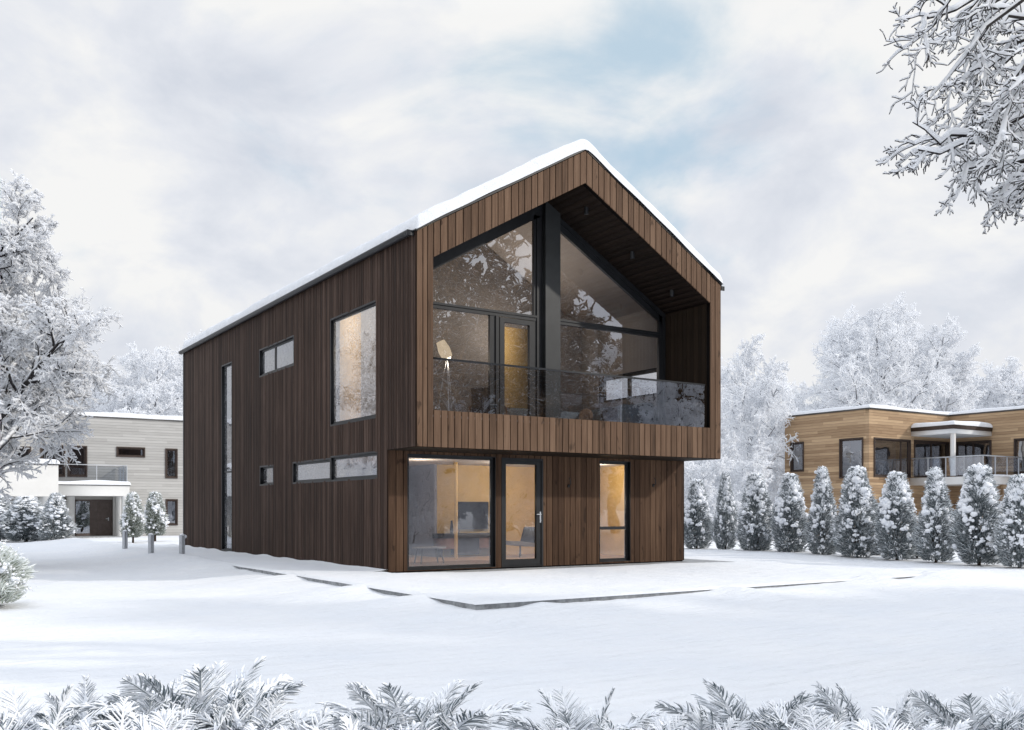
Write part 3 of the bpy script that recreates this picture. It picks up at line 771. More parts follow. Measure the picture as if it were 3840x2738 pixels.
# upper floor: sofa, armchair, lamp
so_ = thing('sofa', 'blue grey corner sofa under the side window on the upper floor', 'sofa', (7.45, 3.4, ZF))
def soft(b, x0, x1, y0, y1, z0, z1, r=.07):
    q = lambda z, k: [(x0 + k, y0 + k, z), (x1 - k, y0 + k, z), (x1 - k, y1 - k, z), (x0 + k, y1 - k, z)]
    b.prism(q(z0, .02), q(z0 + r * .5, 0)); b.prism(q(z0 + r * .5, 0), q(z1 - r, 0)); b.prism(q(z1 - r, 0), q(z1 - r * .3, r * .35)); b.prism(q(z1 - r * .3, r * .35), q(z1, r))
b = MB(); soft(b, -.55, .62, -1.35, 1.6, .08, .42); soft(b, -2.0, -.56, .75, 1.6, .08, .42); b.build('seat', M['sofa'], so_, True)
b = MB(); soft(b, .38, .65, -1.3, 1.6, .43, .92); soft(b, -2.0, .37, 1.4, 1.65, .43, .88); b.build('backrest', M['sofa'], so_, True)
b = MB(); soft(b, -.62, .66, -1.62, -1.36, .06, .78); b.build('armrest', M['sofa'], so_, True)
for i, (xx, yy, m_, lb) in enumerate(((.2, -.75, 'cush', 'dark cushion at the near end of the blue grey sofa'), (.2, -.05, 'cush', 'dark cushion in the middle of the blue grey sofa'), (.0, .75, 'cushtan', 'tan cushion at the far corner of the blue grey sofa'))):
    b = MB(); b.lumps(np.array([[0, 0, 0]]), [.27], (.55, 1.1, .85), 0, 90 + i, 3, .02)
    o = b.build('cushion', M[m_], None, True); o.location = (7.45 + xx, 3.4 + yy, ZF + .66); tag(o, lb, 'cushion', 'cushions on the sofa')
ac = thing('armchair', 'dark armchair with slim wooden arms behind the balcony glass', 'armchair', (3.4, 2.75, ZF), 2.4)
b = MB(); soft(b, -.34, .34, -.34, .32, .28, .46); b.build('seat', M['dark'], ac)
b = MB(); b.prism([(-.33, .28, .4), (.33, .28, .4), (.33, .4, .4), (-.33, .4, .4)], [(-.31, .48, .98), (.31, .48, .98), (.31, .58, .98), (-.31, .58, .98)]); b.build('backrest', M['dark'], ac)
for xx in (-.38, .38):
    b = MB(); b.tube([(xx, -.38, .58), (xx, .1, .6), (xx, .5, .54)], .022, 8); b.build('armrest', M['walnut'], ac)
    for yy in (-.33, .36):
        b = MB(); b.tube([(xx, yy, .58), (xx * 1.05, yy * 1.15, 0)], .018, 8); b.build('leg', M['walnut'], ac)
fl = thing('floor_lamp', 'tripod floor lamp with glowing white shade at the left of the balcony glass', 'lamp', (2.0, 2.35, ZF))
b = MB(); A0 = np.array([-.14, .02, 1.96]); A1 = np.array([.04, 0, 1.60])
b.tube([A0, A0 * .5 + A1 * .5, A1], [.10, .145, .125], 20, 0, False); b.tube([A0 + (A0 - A1) * .02, A0], [.06, .10], 20, 0, False); b.build('lamp_shade', M['lampshade'], fl, True)
b = MB(); b.lumps(np.array([A1 * .93 + A0 * .07]), [.085], (1, 1, 1), 0, 5, 2, 0); b.build('bulb', M['bulb'], fl, True)
for a in (.3, 2.4, 4.5):
    b = MB(); b.tube([(0.02, 0, 1.62), (.02 + .08 * math.cos(a), .08 * math.sin(a), 1.2), (.24 * math.cos(a), .24 * math.sin(a), 0)], .009, 8); b.build('leg', M['steel'], fl)
point('lamp_light', (2.05, 2.3, ZF + 1.45), 14, (1, .82, .6), .08)
point('living_room_light', (4.6, 3.4, 2.25), 75, (1, .88, .70), .25)
point('living_room_light', (7.0, 3.2, 2.25), 45, (1, .86, .66), .25)
point('living_room_light', (2.0, 3.6, 2.25), 25, (1, .82, .62), .25)
point('upper_room_light', (4.9, 4.2, 6.0), 55, (1, .88, .72), .3)
point('side_room_light', (1.0, 3.6, 5.9), 90, (1, .84, .6), .3)

# ------------------------------------------------------------------ snow caps and neighbouring houses
def snow_cap(b, x0, x1, y0, y1, z, t=.16, r=.14, seed=1, step=.25, m=0):
    o = .035
    def ax(a, c):
        e = np.array([0, .02, .05, .09, .14, .2]); n = max(2, int((c - a - .4) / step))
        return np.concatenate([a - o + e, np.linspace(a + .2, c - .2, n + 1)[0:], c + o - e[::-1]]) if c - a > .6 else np.linspace(a - o, c + o, 9)
    X, Y = np.meshgrid(ax(x0, x1), ax(y0, y1))
    d = np.minimum(np.minimum(X - x0 + o, x1 + o - X), np.minimum(Y - y0 + o, y1 + o - Y))
    h = (t + t * .25 * wob(X, Y, 1.6, seed)) * cap(d, r)
    e = np.clip(1 - d / .2, 0, 1) * .03
    b.grid(X + e * wob(X, Y, 3, seed + 1), Y + e * wob(X, Y, 3, seed + 2), z + h, m)

def plain_window(parent, to3, r, fw=.07, mull=(), trans=(), fmat='brownframe', rec=.03, prouder=.05, gl='glass_far', room='darkroom', name='window'):
    o = window(to3, r, rec, fw, mull, trans, gl, name, parent, .05, fmat, prouder)
    b = MB(); u0, u1, v0, v1 = r
    b.pbox(to3, u0 + .01, u1 - .01, v0 + .01, v1 - .01, -.75, -.74); b.build('room_back', M[room], o)
    return o
def wall_with_holes(b, to3, u0, u1, v0, v1, holes, th=.2, m=0):
    boards(b, to3, u0, u1, cst(v0), cst(v1), holes, 99, 99, 0, th, -th, m=m)

# left: pale beige two storey house with a white entrance block
YF = 38.2
lh = thing('beige_house', 'pale beige sided two storey house with white entrance porch and flat snowy roof', 'house', (0, YF, -.15))
f3 = lambda u, v, d: (u, -d, v)           # local: facade at y=0, heights from the ground (+.15)
z = lambda v: v + .15
wl = dict(a=(4.37, 4.94, z(3.08), z(4.64)), b=(4.39, 4.95, z(.45), z(1.82)), c=(1.81, 3.2, z(4.2), z(4.65)), d=(-.62, .25, z(3.07), z(4.63)), e=(-1.92, -.82, z(3.06), z(4.63)), f=(-3.9, -2.44, z(3.5), z(4.5)), g=(-1.10, -.68, z(.1), z(1.82)))
b = MB()
wall_with_holes(b, f3, -11, 8.5, -.3, z(6.22), list(wl.values()) + [(-.35, 1.56, -.3, z(1.82))], .2)
b.box(-11, -10.8, .2, 9, -.3, z(6.22)); b.box(8.3, 8.5, .2, 9, -.3, z(6.22)); b.box(-11, 8.5, 9, 9.2, -.3, z(6.22)); b.box(-10.8, 8.3, .2, 9, z(6.0), z(6.15))
b.build('wall', M['beige'], lh)
b = MB(); b.box(-11.04, 8.54, -.05, .25, z(6.221), z(6.30)); b.box(-11.04, 8.54, .25, 9.24, z(6.22), z(6.28))
rf = b.build('roof', M['flash'], lh)
b = MB(); snow_cap(b, -11.04, 8.54, -.05, 9.24, z(6.29), .24, .15, 201, .35); b.build('roof_snow', M['roofsnow'], rf, True)
plain_window(lh, f3, wl['a'], .08); plain_window(lh, f3, wl['b'], .08); plain_window(lh, f3, wl['c'], .07); plain_window(lh, f3, wl['d'], .08); plain_window(lh, f3, wl['e'], .09); plain_window(lh, f3, wl['f'], .08, mull=(-3.1,)); plain_window(lh, f3, wl['g'], .06)
# entrance porch (white frame) and block at its left
PD = 2.5
b = MB()
b.box(-1.57, 1.93, -PD, -.003, z(1.99), z(2.52)); b.box(1.60, 1.93, -PD, -PD + .35, -.3, z(1.989)); b.box(1.62, 1.93, -1.2, -.003, -.3, z(1.988)); b.box(-.75, -.36, -.35, -.052, -.3, z(1.987))
b.box(1.57, 1.615, -.35, -.052, -.3, z(1.987))
pc = b.build('porch', M['white'], lh)
b = MB(); b.box(-1.57, 1.97, -PD - .04, -.05, z(2.521), z(2.57)); b.build('flashing', M['flash'], pc)
b = MB(); snow_cap(b, -1.50, 1.97, -PD - .04, -.06, z(2.56), .20, .16, 210, .2); b.build('porch_snow', M['roofsnow'], pc, True)
b = MB()
b.box(-8.2, -1.575, -PD - .9, -.004, z(1.93), z(3.48)); b.box(-2.25, -1.578, -PD - .88, -.004, -.3, z(1.929)); b.box(-8.2, -7.6, -PD - .88, -.004, -.3, z(1.929))
bl = b.build('white_block', M['white'], lh)
b = MB(); b.box(-7.59, -2.26, -1.6, -1.5, -.3, z(1.928)); b.build('carport_wall', M['greyrender'], bl)
b = MB(); b.box(-8.24, -1.54, -PD - .94, -.05, z(3.481), z(3.53)); b.build('flashing', M['flash'], bl)
b = MB(); snow_cap(b, -8.24, -1.54, -PD - .94, -.05, z(3.53), .24, .17, 215, .25); b.build('block_snow', M['roofsnow'], bl, True)
# front door with side light
b = MB()
b.pbox(f3, -.35, -.27, -.1, z(1.82), -.12, .03); b.pbox(f3, 1.48, 1.56, -.1, z(1.82), -.12, .03); b.pbox(f3, -.27, 1.48, z(1.74), z(1.82), -.12, .03); b.pbox(f3, .44, .52, -.1, z(1.74), -.11, .02)
b.pbox(f3, -.27, .44, -.1, z(.02), -.11, .02)
b.pbox(f3, .523, .80, -.1, z(1.737), -.07, -.02); b.pbox(f3, .806, 1.477, -.1, z(1.737), -.07, -.02)
dr = b.build('front_door', M['browndoor'], lh)
p = MB(); p.faces([f3(-.27, z(.02), -.05), f3(.44, z(.02), -.05), f3(.44, z(1.74), -.05), f3(-.27, z(1.74), -.05)], [[0, 1, 2, 3]]); p.build('pane', M['glass_far'], dr)
b = MB(); b.pbox(f3, -.34, .5, -.1, z(1.8), -.8, -.79); b.build('room_back', M['darkroom'], dr)
b = MB(); b.pbox(f3, 1.34, 1.39, z(.68), z(.86), -.02, 0); b.tube([f3(1.36, z(.79), 0), f3(1.36, z(.79), .05), f3(1.22, z(.79), .055)], .016); b.build('handle', M['steel'], dr)
b = MB(); b.box(-1.4, 1.55, -PD, -.3, -.3, .04); b.build('step', M['concrete'], lh)
# porch railing
b = MB(); yr = -PD + .08
b.box(-1.55, 1.83, yr - .02, yr + .02, z(3.56), z(3.60)); b.box(1.80, 1.84, yr + .02, -.1, z(3.56), z(3.60))
for xx in (-1.5, .35, 1.82): b.box(xx - .02, xx + .02, yr - .015, yr + .015, z(2.57), z(3.56))
for yy in (-1.5, -.7): b.box(1.805, 1.835, yy - .02, yy + .02, z(2.57), z(3.56))
rl = b.build('railing', M['steel'], lh)
p = MB(); p.faces([(-1.5, yr, z(2.72)), (1.8, yr, z(2.72)), (1.8, yr, z(3.53)), (-1.5, yr, z(3.53))], [[0, 1, 2, 3]]); p.faces([(1.82, yr + .03, z(2.72)), (1.82, -.12, z(2.72)), (1.82, -.12, z(3.53)), (1.82, yr + .03, z(3.53))], [[0, 1, 2, 3]])
p.build('pane', M['glass_far'], rl)

# right: golden timber house with flat snowy roof
XB, YB, XC = 29.24, 10.92, 35.6
rh = thing('golden_house', 'golden timber clad flat roofed house with white balcony behind the snowy hedge', 'house', (XB, YB, -.15))
cB = lambda u, v, d: (u - XB, -d, v)                     # faces -y, u is world x
cA = lambda u, v, d: (-d, u - YB, v)                     # faces -x, u is world y
cC = lambda u, v, d: (XC - XB - d, u - YB, v)            # faces -x
ra = dict(a=(14.7, 15.42, z(3.22), z(4.60)), b=(11.28, 12.50, z(2.82), z(4.60)))
rb = dict(a=(29.62, 32.33, z(2.86), z(4.59)), b=(32.72, 35.5, z(2.9), z(4.60)))
rc = dict(a=(8.79, 10.55, z(2.9), z(4.58)), b=(5.6, 7.60, z(3.0), z(4.57)))
b = MB()
wall_with_holes(b, cA, YB + .2, YB + 4.93, -.3, z(5.94), list(ra.values()), .2)
wall_with_holes(b, cB, XB, XC + .2, -.3, z(5.94), list(rb.values()), .2)
wall_with_holes(b, cC, -4., YB - .001, -.3, z(5.94), list(rc.values()), .2)
b.box(.2, 14, 4.73, 4.93, -.3, z(5.94)); b.box(13.8, 14, -15, 4.7, -.3, z(5.94)); b.box(6.37, 13.8, -15, -14.92, -.3, z(5.94)); b.box(.2, 13.8, .2, 4.7, z(5.7), z(5.85)); b.box(6.6, 13.8, -14.9, .19, z(5.7), z(5.85))
b.build('wall', M['gold'], rh)
b = MB()
b.box(-.05, 14.05, -.05, 4.98, z(5.941), z(6.01)); b.box(6.31, 14.05, -15.05, -.051, z(5.941), z(6.01))
rf = b.build('roof', M['flash'], rh)
b = MB(); snow_cap(b, -.05, 14.05, -.05, 4.98, z(6.0), .17, .13, 301, .3); snow_cap(b, 6.31, 14.05, -15.05, .2, z(6.0), .168, .13, 305, .3); b.build('roof_snow', M['roofsnow'], rf, True)
plain_window(rh, cA, ra['a'], .06); plain_window(rh, cA, ra['b'], .07); plain_window(rh, cB, rb['a'], .07, mull=(31.7,)); plain_window(rh, cB, rb['b'], .09, mull=(34.15,)); plain_window(rh, cC, rc['a'], .09, mull=(9.68,)); plain_window(rh, cC, rc['b'], .08)
# canopy on a white column, balcony deck, glass railing
b = MB(); b.box(32.45 - XB, XC - XB - .002, 8.73 - YB, -.002, z(4.82), z(5.03)); cn = b.build('canopy', M['whitefar'], rh)
b = MB(); b.box(32.42 - XB, XC - XB - .003, 8.70 - YB, -.003, z(5.031), z(5.22)); b.build('fascia', M['brownframe'], cn)
b = MB(); snow_cap(b, 32.42 - XB, XC - XB - .05, 8.70 - YB, -.05, z(5.215), .24, .16, 311, .2); b.build('canopy_snow', M['roofsnow'], cn, True)
b = MB(); b.box(32.47 - XB, 32.64 - XB, 8.75 - YB, 8.92 - YB, z(2.85), z(4.819)); b.build('column', M['white'], rh)
b = MB(); b.box(32.35 - XB, XC - XB - .003, 7.26 - YB, -.003, z(2.45), z(2.80)); dk = b.build('balcony_deck', M['white'], rh)
b = MB(); b.box(32.6 - XB, 32.85 - XB, 7.5 - YB, 7.75 - YB, -.3, z(2.449)); b.build('deck_post', M['gold'], dk)
b = MB(); b.box(34.6 - XB, 34.85 - XB, 7.5 - YB, 7.75 - YB, -.3, z(2.449)); b.build('deck_post', M['gold'], dk)
b = MB(); snow_cap(b, 32.36 - XB, XC - XB - .05, 7.27 - YB, 8.2 - YB, z(2.80), .07, .08, 315, .2); b.build('deck_snow', M['roofsnow'], dk, True)
b = MB(); xr_, yr_ = 32.7 - XB - .28, 7.31 - YB
b.box(xr_ - .025, xr_ + .025, yr_, -.06, z(3.70), z(3.75)); b.box(xr_ + .026, XC - XB - .06, yr_ - .025, yr_ + .025, z(3.70), z(3.75))
for k in range(1, 4): b.box(xr_ - .02, xr_ + .02, yr_ + k * .9 - .02, yr_ + k * .9 + .02, z(2.8), z(3.70))
for k in range(0, 4): b.box(xr_ + k * .98 - .02, xr_ + k * .98 + .02, yr_ - .02, yr_ + .02, z(2.8), z(3.699))
rl = b.build('railing', M['steel'], rh)
p = MB(); p.faces([(xr_, yr_ + .03, z(2.86)), (xr_, -.08, z(2.86)), (xr_, -.08, z(3.68)), (xr_, yr_ + .03, z(3.68))], [[0, 1, 2, 3]]); p.faces([(xr_ + .03, yr_, z(2.86)), (XC - XB - .08, yr_, z(2.86)), (XC - XB - .08, yr_, z(3.68)), (xr_ + .03, yr_, z(3.68))], [[0, 1, 2, 3]])
p.build('pane', M['glass_far'], rl)

# ------------------------------------------------------------------ trees
def kids(rg, P, Rr, n, t0, t1, lr, ang, k, up, wb, r0, rr=.45, fall=.3, lmin=0.):
    """n children on every polyline of P -> polylines (N*n, k+1, 3) and radii"""
    N, K, _ = P.shape
    tt = (np.arange(n)[None] + rg.random((N, n))) / n * (t1 - t0) + t0
    x = tt * (K - 1); i0 = np.minimum(x.astype(int), K - 2); fr = (x - i0)[..., None]; ii = np.arange(N)[:, None]
    a, c = P[ii, i0], P[ii, i0 + 1]
    base = a * (1 - fr) + c * fr; d = norm(c - a)
    rad = Rr[ii, i0] * (1 - fr[..., 0]) + Rr[ii, i0 + 1] * fr[..., 0]
    ref = np.where(np.abs(d[..., 2:3]) > .85, np.array([1., 0, 0]), np.array([0, 0, 1.]))
    u = norm(np.cross(d, ref)); v = np.cross(d, u)
    az = (np.arange(n)[None] * 2.4 + rg.random((N, 1)) * 6.283 + rg.normal(0, .5, (N, n)))[..., None]
    an = (np.radians(ang) * rg.uniform(.7, 1.3, (N, n)))[..., None]
    cd = np.cos(an) * d + np.sin(an) * (np.cos(az) * u + np.sin(az) * v)
    plen = np.linalg.norm(P[:, 1:] - P[:, :-1], axis=-1).sum(1)[:, None]
    ln = np.maximum(plen * lr * (1 - fall * (tt - t0) / max(1e-6, t1 - t0)) * rg.uniform(.7, 1.25, (N, n)), lmin)
    base = base.reshape(-1, 3); cd = cd.reshape(-1, 3); ln = ln.reshape(-1); rad = rad.reshape(-1)
    Q = [base]; dd = cd
    for s_ in range(k):
        dd = norm(dd + np.array([0, 0, up]) / k + rg.normal(0, wb, dd.shape))
        Q.append(Q[-1] + dd * (ln / k)[:, None])
    P2 = np.stack(Q, 1)
    rs = np.minimum(rad * .75, r0)
    R2 = rs[:, None] * np.linspace(1, rr, k + 1)[None]
    return P2, R2

def snow_on(b, P, Rr, s, mat_, rg, sides=5, lift=.6, frac=1.):
    """snow ridge carried on top of branches; less where they stand upright"""
    if frac < 1:
        kk = rg.random(len(P)) < frac; P, Rr = P[kk], Rr[kk]
    d = norm(P[:, -1] - P[:, 0]); hz = np.sqrt(1 - d[:, 2] ** 2)
    S = s * (.35 + .65 * hz)[:, None] * rg.uniform(.6, 1.35, Rr.shape)
    S[:, 0] *= .7; S[:, -1] *= .55
    P2 = P.copy(); P2[..., 2] += Rr * .8 + S * lift
    b.tubes(P2, S, sides, mat_)

def winter_tree(rg, h, trunk=.28, spread=.55, fine=1., snow=.022, near=False, dens=(9, 7, 7, 7, 5), up=.25, droop=-.1, lean=(0, 0), t0=.28):
    tr = np.zeros((1, 7, 3)); tr[0, :, 2] = np.linspace(-.3, h * .72, 7)
    tr[0, 1:, :2] += np.cumsum(rg.normal(0, h * .012, (6, 2)), 0) + np.linspace(0, 1, 6)[:, None] * np.array(lean)
    R0 = trunk * np.linspace(1.15, .28, 7)[None]
    P1, R1 = kids(rg, tr, R0, dens[0], t0, 1., spread, 46, 6, up, .10, trunk * .5, .3, .42)
    P2, R2 = kids(rg, np.concatenate([P1]), R1, dens[1], .22, 1., .48, 48, 4, up * .4, .14, trunk * .2, .35, .3)
    P3, R3 = kids(rg, P2, R2, dens[2], .15, 1., .50, 48, 4, up * .2, .18, trunk * .085, .4, .25)
    P4, R4 = kids(rg, P3, R3, dens[3], .12, 1., .50, 48, 3, droop, .2, .012, .5, .2)
    P5, R5 = kids(rg, P4, R4, dens[4], .1, 1., .55, 50, 2, droop, .2, .007, .6, .2)
    bt = MB(); bt.tubes(tr, R0, 12, 0); bt.tubes(P1, R1, 8, 0); bt.tubes(P2, R2, 6, 0)
    bc = MB()
    if near:
        bc.tubes(P3, np.maximum(R3, .009), 5, 1); kk = rg.random(len(P4)) < .35; bc.tubes(P4[kk], np.maximum(R4[kk], .006), 4, 1)
        snow_on(bt, P2, R2, snow * 2.0, 1, rg, 6); snow_on(bc, P3, R3, snow * 1.35, 0, rg); snow_on(bc, P4, R4, snow * 1.05, 0, rg, 5, .55); snow_on(bc, P5, R5, snow * .9, 0, rg, 4, .5)
    else:
        bc.tubes(P3, np.maximum(R3 * .6, .009), 4, 1); snow_on(bc, P3, R3, snow * 1.5, 0, rg, 4, .4)
        bc.tubes(P4, np.full(R4.shape, snow * .85), 3, 0); bc.tubes(P5, np.full(R5.shape, snow * .75) * np.array([1, .9, .6]), 3, 0)
    return bt, bc

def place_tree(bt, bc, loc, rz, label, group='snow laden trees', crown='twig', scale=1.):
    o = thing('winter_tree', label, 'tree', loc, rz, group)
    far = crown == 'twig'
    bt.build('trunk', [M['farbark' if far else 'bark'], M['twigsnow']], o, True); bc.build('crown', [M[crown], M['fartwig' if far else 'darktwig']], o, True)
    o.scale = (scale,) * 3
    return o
GZ = -.2
T = {}
rg = np.random.default_rng(101)
def ground_at(px, d, dz=GZ):
    p = at(px, 1132.7, d); return (p[0], p[1], dz)
# big tree close by at the left edge
bt, bc = winter_tree(np.random.default_rng(12), 10.2, .24, .50, near=True, snow=.025, dens=(13, 10, 8, 8, 5), up=.25, droop=-.22, t0=.2)
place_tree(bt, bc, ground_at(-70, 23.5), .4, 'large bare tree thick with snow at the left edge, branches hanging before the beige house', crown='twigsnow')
protos = []
for k, (hh, tk, spd, dn) in enumerate(((13, .30, .50, (13, 9, 8, 7, 4)), (12, .26, .44, (13, 9, 8, 7, 4)), (15, .34, .46, (17, 10, 8, 6, 4)))):
    protos.append((winter_tree(np.random.default_rng(300 + k), hh, tk, spd, snow=.027, dens=dn), hh))
used = {}
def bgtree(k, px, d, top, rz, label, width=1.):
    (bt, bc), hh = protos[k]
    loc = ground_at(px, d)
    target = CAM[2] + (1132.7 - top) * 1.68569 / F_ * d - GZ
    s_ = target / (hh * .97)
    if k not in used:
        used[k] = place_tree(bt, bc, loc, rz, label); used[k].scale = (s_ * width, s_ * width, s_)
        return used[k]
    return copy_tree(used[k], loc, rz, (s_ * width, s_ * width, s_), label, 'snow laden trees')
bgtree(0, 312, 60, 742, .3, 'frosted tree with dark forked trunk rising behind the beige house roof')
bgtree(1, 425, 62, 708, 1.3, 'frosted tree topping out beside the left eave of the timber house', .9)
bgtree(2, 225, 64, 800, 2.3, 'lower frosted tree between the big left tree and the forked tree')
bgtree(1, 130, 70, 780, 4.3, 'frosted tree hidden behind the big tree at the left edge')
bgtree(0, 20, 66, 760, 5.0, 'frosted tree farthest left behind the beige house')
bgtree(2, 520, 70, 800, 3.9, 'frosted tree behind the middle of the timber house roof')
bgtree(1, 1655, 50, 722, .8, 'tall narrow frosted tree just right of the timber house', .8)
bgtree(2, 1962, 66, 650, 1.9, 'tallest frosted tree behind the golden house roof', .95)
bgtree(0, 2085, 67, 690, 2.9, 'broad frosted tree right of the tallest one behind the golden house', 1.0)
bgtree(0, 1760, 72, 835, 4.1, 'small pale frosted tree left of the golden house')
bgtree(1, 1860, 70, 800, 5.5, 'frosted tree rising over the left end of the golden house roof')
bgtree(2, 2190, 74, 800, .5, 'low frosted tree over the canopy side of the golden house roof')
bgtree(1, 2262, 72, 770, 2.2, 'frosted tree at the right edge behind the golden house')
bgtree(0, 1590, 64, 800, 2.0, 'frosted tree half hidden by the right wall of the timber house', .8)
bgtree(2, 1715, 58, 900, 5.2, 'shorter frosted tree between the narrow tree and the golden house', .6)
bgtree(1, 2400, 70, 760, 1.0, 'frosted tree just beyond the right edge of the picture')
# low frosted shrubs filling in behind the hedge
(sbt, sbc) = winter_tree(np.random.default_rng(77), 4.2, .07, .62, snow=.024, dens=(14, 8, 7, 6, 4), up=.35, t0=.08)
shr = None
for i, (px, d, s_, lb) in enumerate(((1545, 44, 1., 'frosted thicket shrub beside the right wall of the timber house'), (1600, 47, 1.15, 'frosted thicket shrub behind the second hedge cedar'), (1660, 45, 1.05, 'frosted thicket shrub behind the third hedge cedar'), (1690, 50, .9, 'frosted thicket shrub just left of the golden house'), (1500, 50, 1.2, 'frosted thicket shrub seen under the overhang of the timber house'),
        (1570, 58, 1.5, 'taller frosted shrub behind the first two cedars'), (1640, 62, 1.2, 'taller frosted shrub left of the golden house behind the third cedar'), (1640, 56, 1.3, 'taller frosted shrub under the narrow frosted tree'))):
    if shr is None: shr = place_tree(sbt, sbc, ground_at(px, d), 0, lb, 'frosted thicket'); shr.name = 'frosted_shrub'; shr['category'] = 'shrub'; shr.scale = (s_,) * 3
    else: copy_tree(shr, ground_at(px, d), i * 1.7, s_, lb)

# tree at the right whose branches hang into the top right of the view
rg = np.random.default_rng(55)
def limb(pts, d):
    dd = np.atleast_1d(d); dd = np.linspace(dd[0], dd[-1], len(pts))
    p = np.array([at(x, y, k) for (x, y), k in zip(pts, dd)])
    s_ = np.linspace(0, len(p) - 1, 9); i = np.minimum(s_.astype(int), len(p) - 2); f = (s_ - i)[:, None]
    q = p[i] * (1 - f) + p[i + 1] * f
    q[1:-1] += rg.normal(0, .018, (7, 3)); return q
limbs = [([(2480, -190), (2300, -25), (2187, 68), (2129, 161), (2100, 205)], (7.4, 7.)), ([(2520, 330), (2390, 307), (2281, 313), (2141, 332), (2042, 333)], (7.2, 6.8)),
    ([(2500, 380), (2330, 337), (2254, 401), (2243, 428), (2204, 468)], (7.6, 7.3)), ([(2460, -260), (2200, -35), (2127, 18), (2067, 50), (2038, 82)], (7.8, 7.2)),
    ([(2500, 260), (2281, 250), (2175, 307), (2084, 315), (2030, 272)], (7., 6.9)), ([(2500, 120), (2281, 110), (2200, 170), (2150, 225), (2113, 250)], (7.9, 7.6)),
    ([(2490, -60), (2330, 60), (2275, 150), (2225, 230), (2187, 300)], (6.9, 6.7)), ([(2500, 200), (2330, 190), (2258, 230), (2192, 250), (2142, 265)], (8., 7.8)),
    ([(2530, 420), (2380, 360), (2233, 363), (2150, 382), (2121, 450)], (7.3, 7.0)), ([(2470, -220), (2258, -60), (2175, -25), (2121, -10), (2055, 0)], (7.1, 7.)),
    ([(2500, 40), (2360, 30), (2241, 40), (2192, 120), (2142, 190)], (8.2, 8.)), ([(2500, 330), (2360, 375), (2291, 412), (2275, 442), (2268, 465)], (7.8, 7.7)),
    ([(2480, 270), (2330, 280), (2241, 300), (2200, 345), (2158, 375)], (8.3, 8.1)), ([(2460, -120), (2300, -60), (2217, 10), (2167, 60), (2109, 120)], (8.4, 8.2)),
    ([(2500, 150), (2340, 130), (2266, 190), (2241, 260), (2217, 330)], (6.6, 6.5)), ([(2500, 90), (2340, 60), (2250, 100), (2200, 150), (2158, 160)], (7.3, 7.2))]
P1 = np.stack([limb(*l_) for l_ in limbs]); R1 = np.linspace(.022, .005, 9)[None] * rg.uniform(.7, 1.15, (len(P1), 1))
trp = at(2660, 1132, 8.2); trk = np.zeros((1, 8, 3)); trk[0, :, 0] = trp[0]; trk[0, :, 1] = trp[1]; trk[0, :, 2] = np.linspace(-.4, 8.5, 8); trk[0, :, :2] += rg.normal(0, .06, (8, 2))
Rt = np.linspace(.24, .07, 8)[None]
# boughs joining the trunk to the hanging limbs
J = []
for q in P1:
    e = q[0]; zt = float(np.clip(e[2] - rg.uniform(.6, 1.6), 2.2, 8)); f = (zt + .4) / 8.9 * 7; i = int(f)
    s0 = trk[0, i] * (1 - f + i) + trk[0, min(7, i + 1)] * (f - i); c0 = norm(q[1] - q[0])
    tt = np.linspace(0, 1, 6)[:, None]; J.append((1 - tt) ** 2 * s0 + 2 * tt * (1 - tt) * (e - c0 * np.linalg.norm(e - s0) * .45) + tt ** 2 * e)
J = np.stack(J); RJ = np.linspace(.055, .030, 6)[None] * np.ones((len(J), 1))
P2, R2 = kids(rg, P1, R1, 7, .22, 1., .25, 42, 5, -.45, .13, .0075, .5, .45)
P3, R3 = kids(rg, P2, R2, 5, .1, 1., .50, 44, 4, -.30, .16, .0055, .55, .3)
P4, R4 = kids(rg, P3, R3, 4, .1, 1., .50, 44, 3, -.2, .16, .0042, .6, .3)
bt = MB(); bt.tubes(trk, Rt, 14, 0); bt.tubes(J, RJ, 8, 0); snow_on(bt, J, RJ, .04, 1, rg, 6)
bc = MB()
for P_, Rk, s_, k in ((P1, R1, .021, 6), (P2, R2, .016, 6), (P3, R3, .0105, 6), (P4, R4, .0078, 5)):
    bc.tubes(P_, np.maximum(Rk, .0036), 5, 1); snow_on(bc, P_, Rk, s_, 0, rg, k, .85)
o = thing('winter_tree', 'snowy tree at the right edge whose dark thin branches hang against the sky, top right', 'tree', (0, 0, 0), 0, 'snow laden trees')
bt.build('trunk', [M['bark'], M['twigsnow']], o, True); bc.build('crown', [M['twigsnow'], M['darktwig']], o, True)
# trees behind the viewpoint: mirrored in the glass, shading the near snow
TG = 'trees across the garden'
bt, bc = winter_tree(np.random.default_rng(402), 18, .40, .52, snow=.055, dens=(15, 9, 8, 6, 3))
ot = place_tree(bt, bc, (15.5, -24.5, GZ), 1.1, 'tall brown leaved tree across the garden mirrored in the balcony glass', TG, 'brownleaf')
copy_tree(ot, (30, -27.5, GZ), 4.4, .8, 'brown leaved tree across the garden at the far right', TG)
copy_tree(ot, (23.2, -25.2, GZ), 2.0, .72, 'shorter brown leaved tree across the garden mirrored in the railing', TG)
copy_tree(ot, (24, -31, GZ), 3.0, 1.1, 'second brown leaved tree across the garden mirrored in the right glass', TG)
for i, (k, x, y, s_, rz, lb) in enumerate(((1, 17.5, -30, 1.2, 2.7, 'frosted tree across the garden between the brown leaved ones'), (0, 30, -25, 1., 4.4, 'frosted tree across the garden at the far right'),
        (0, 25, -36, 1.3, .9, 'frosted tree farthest across the garden'))):
    copy_tree(used[k], (x, y, GZ), rz, s_, lb, TG)

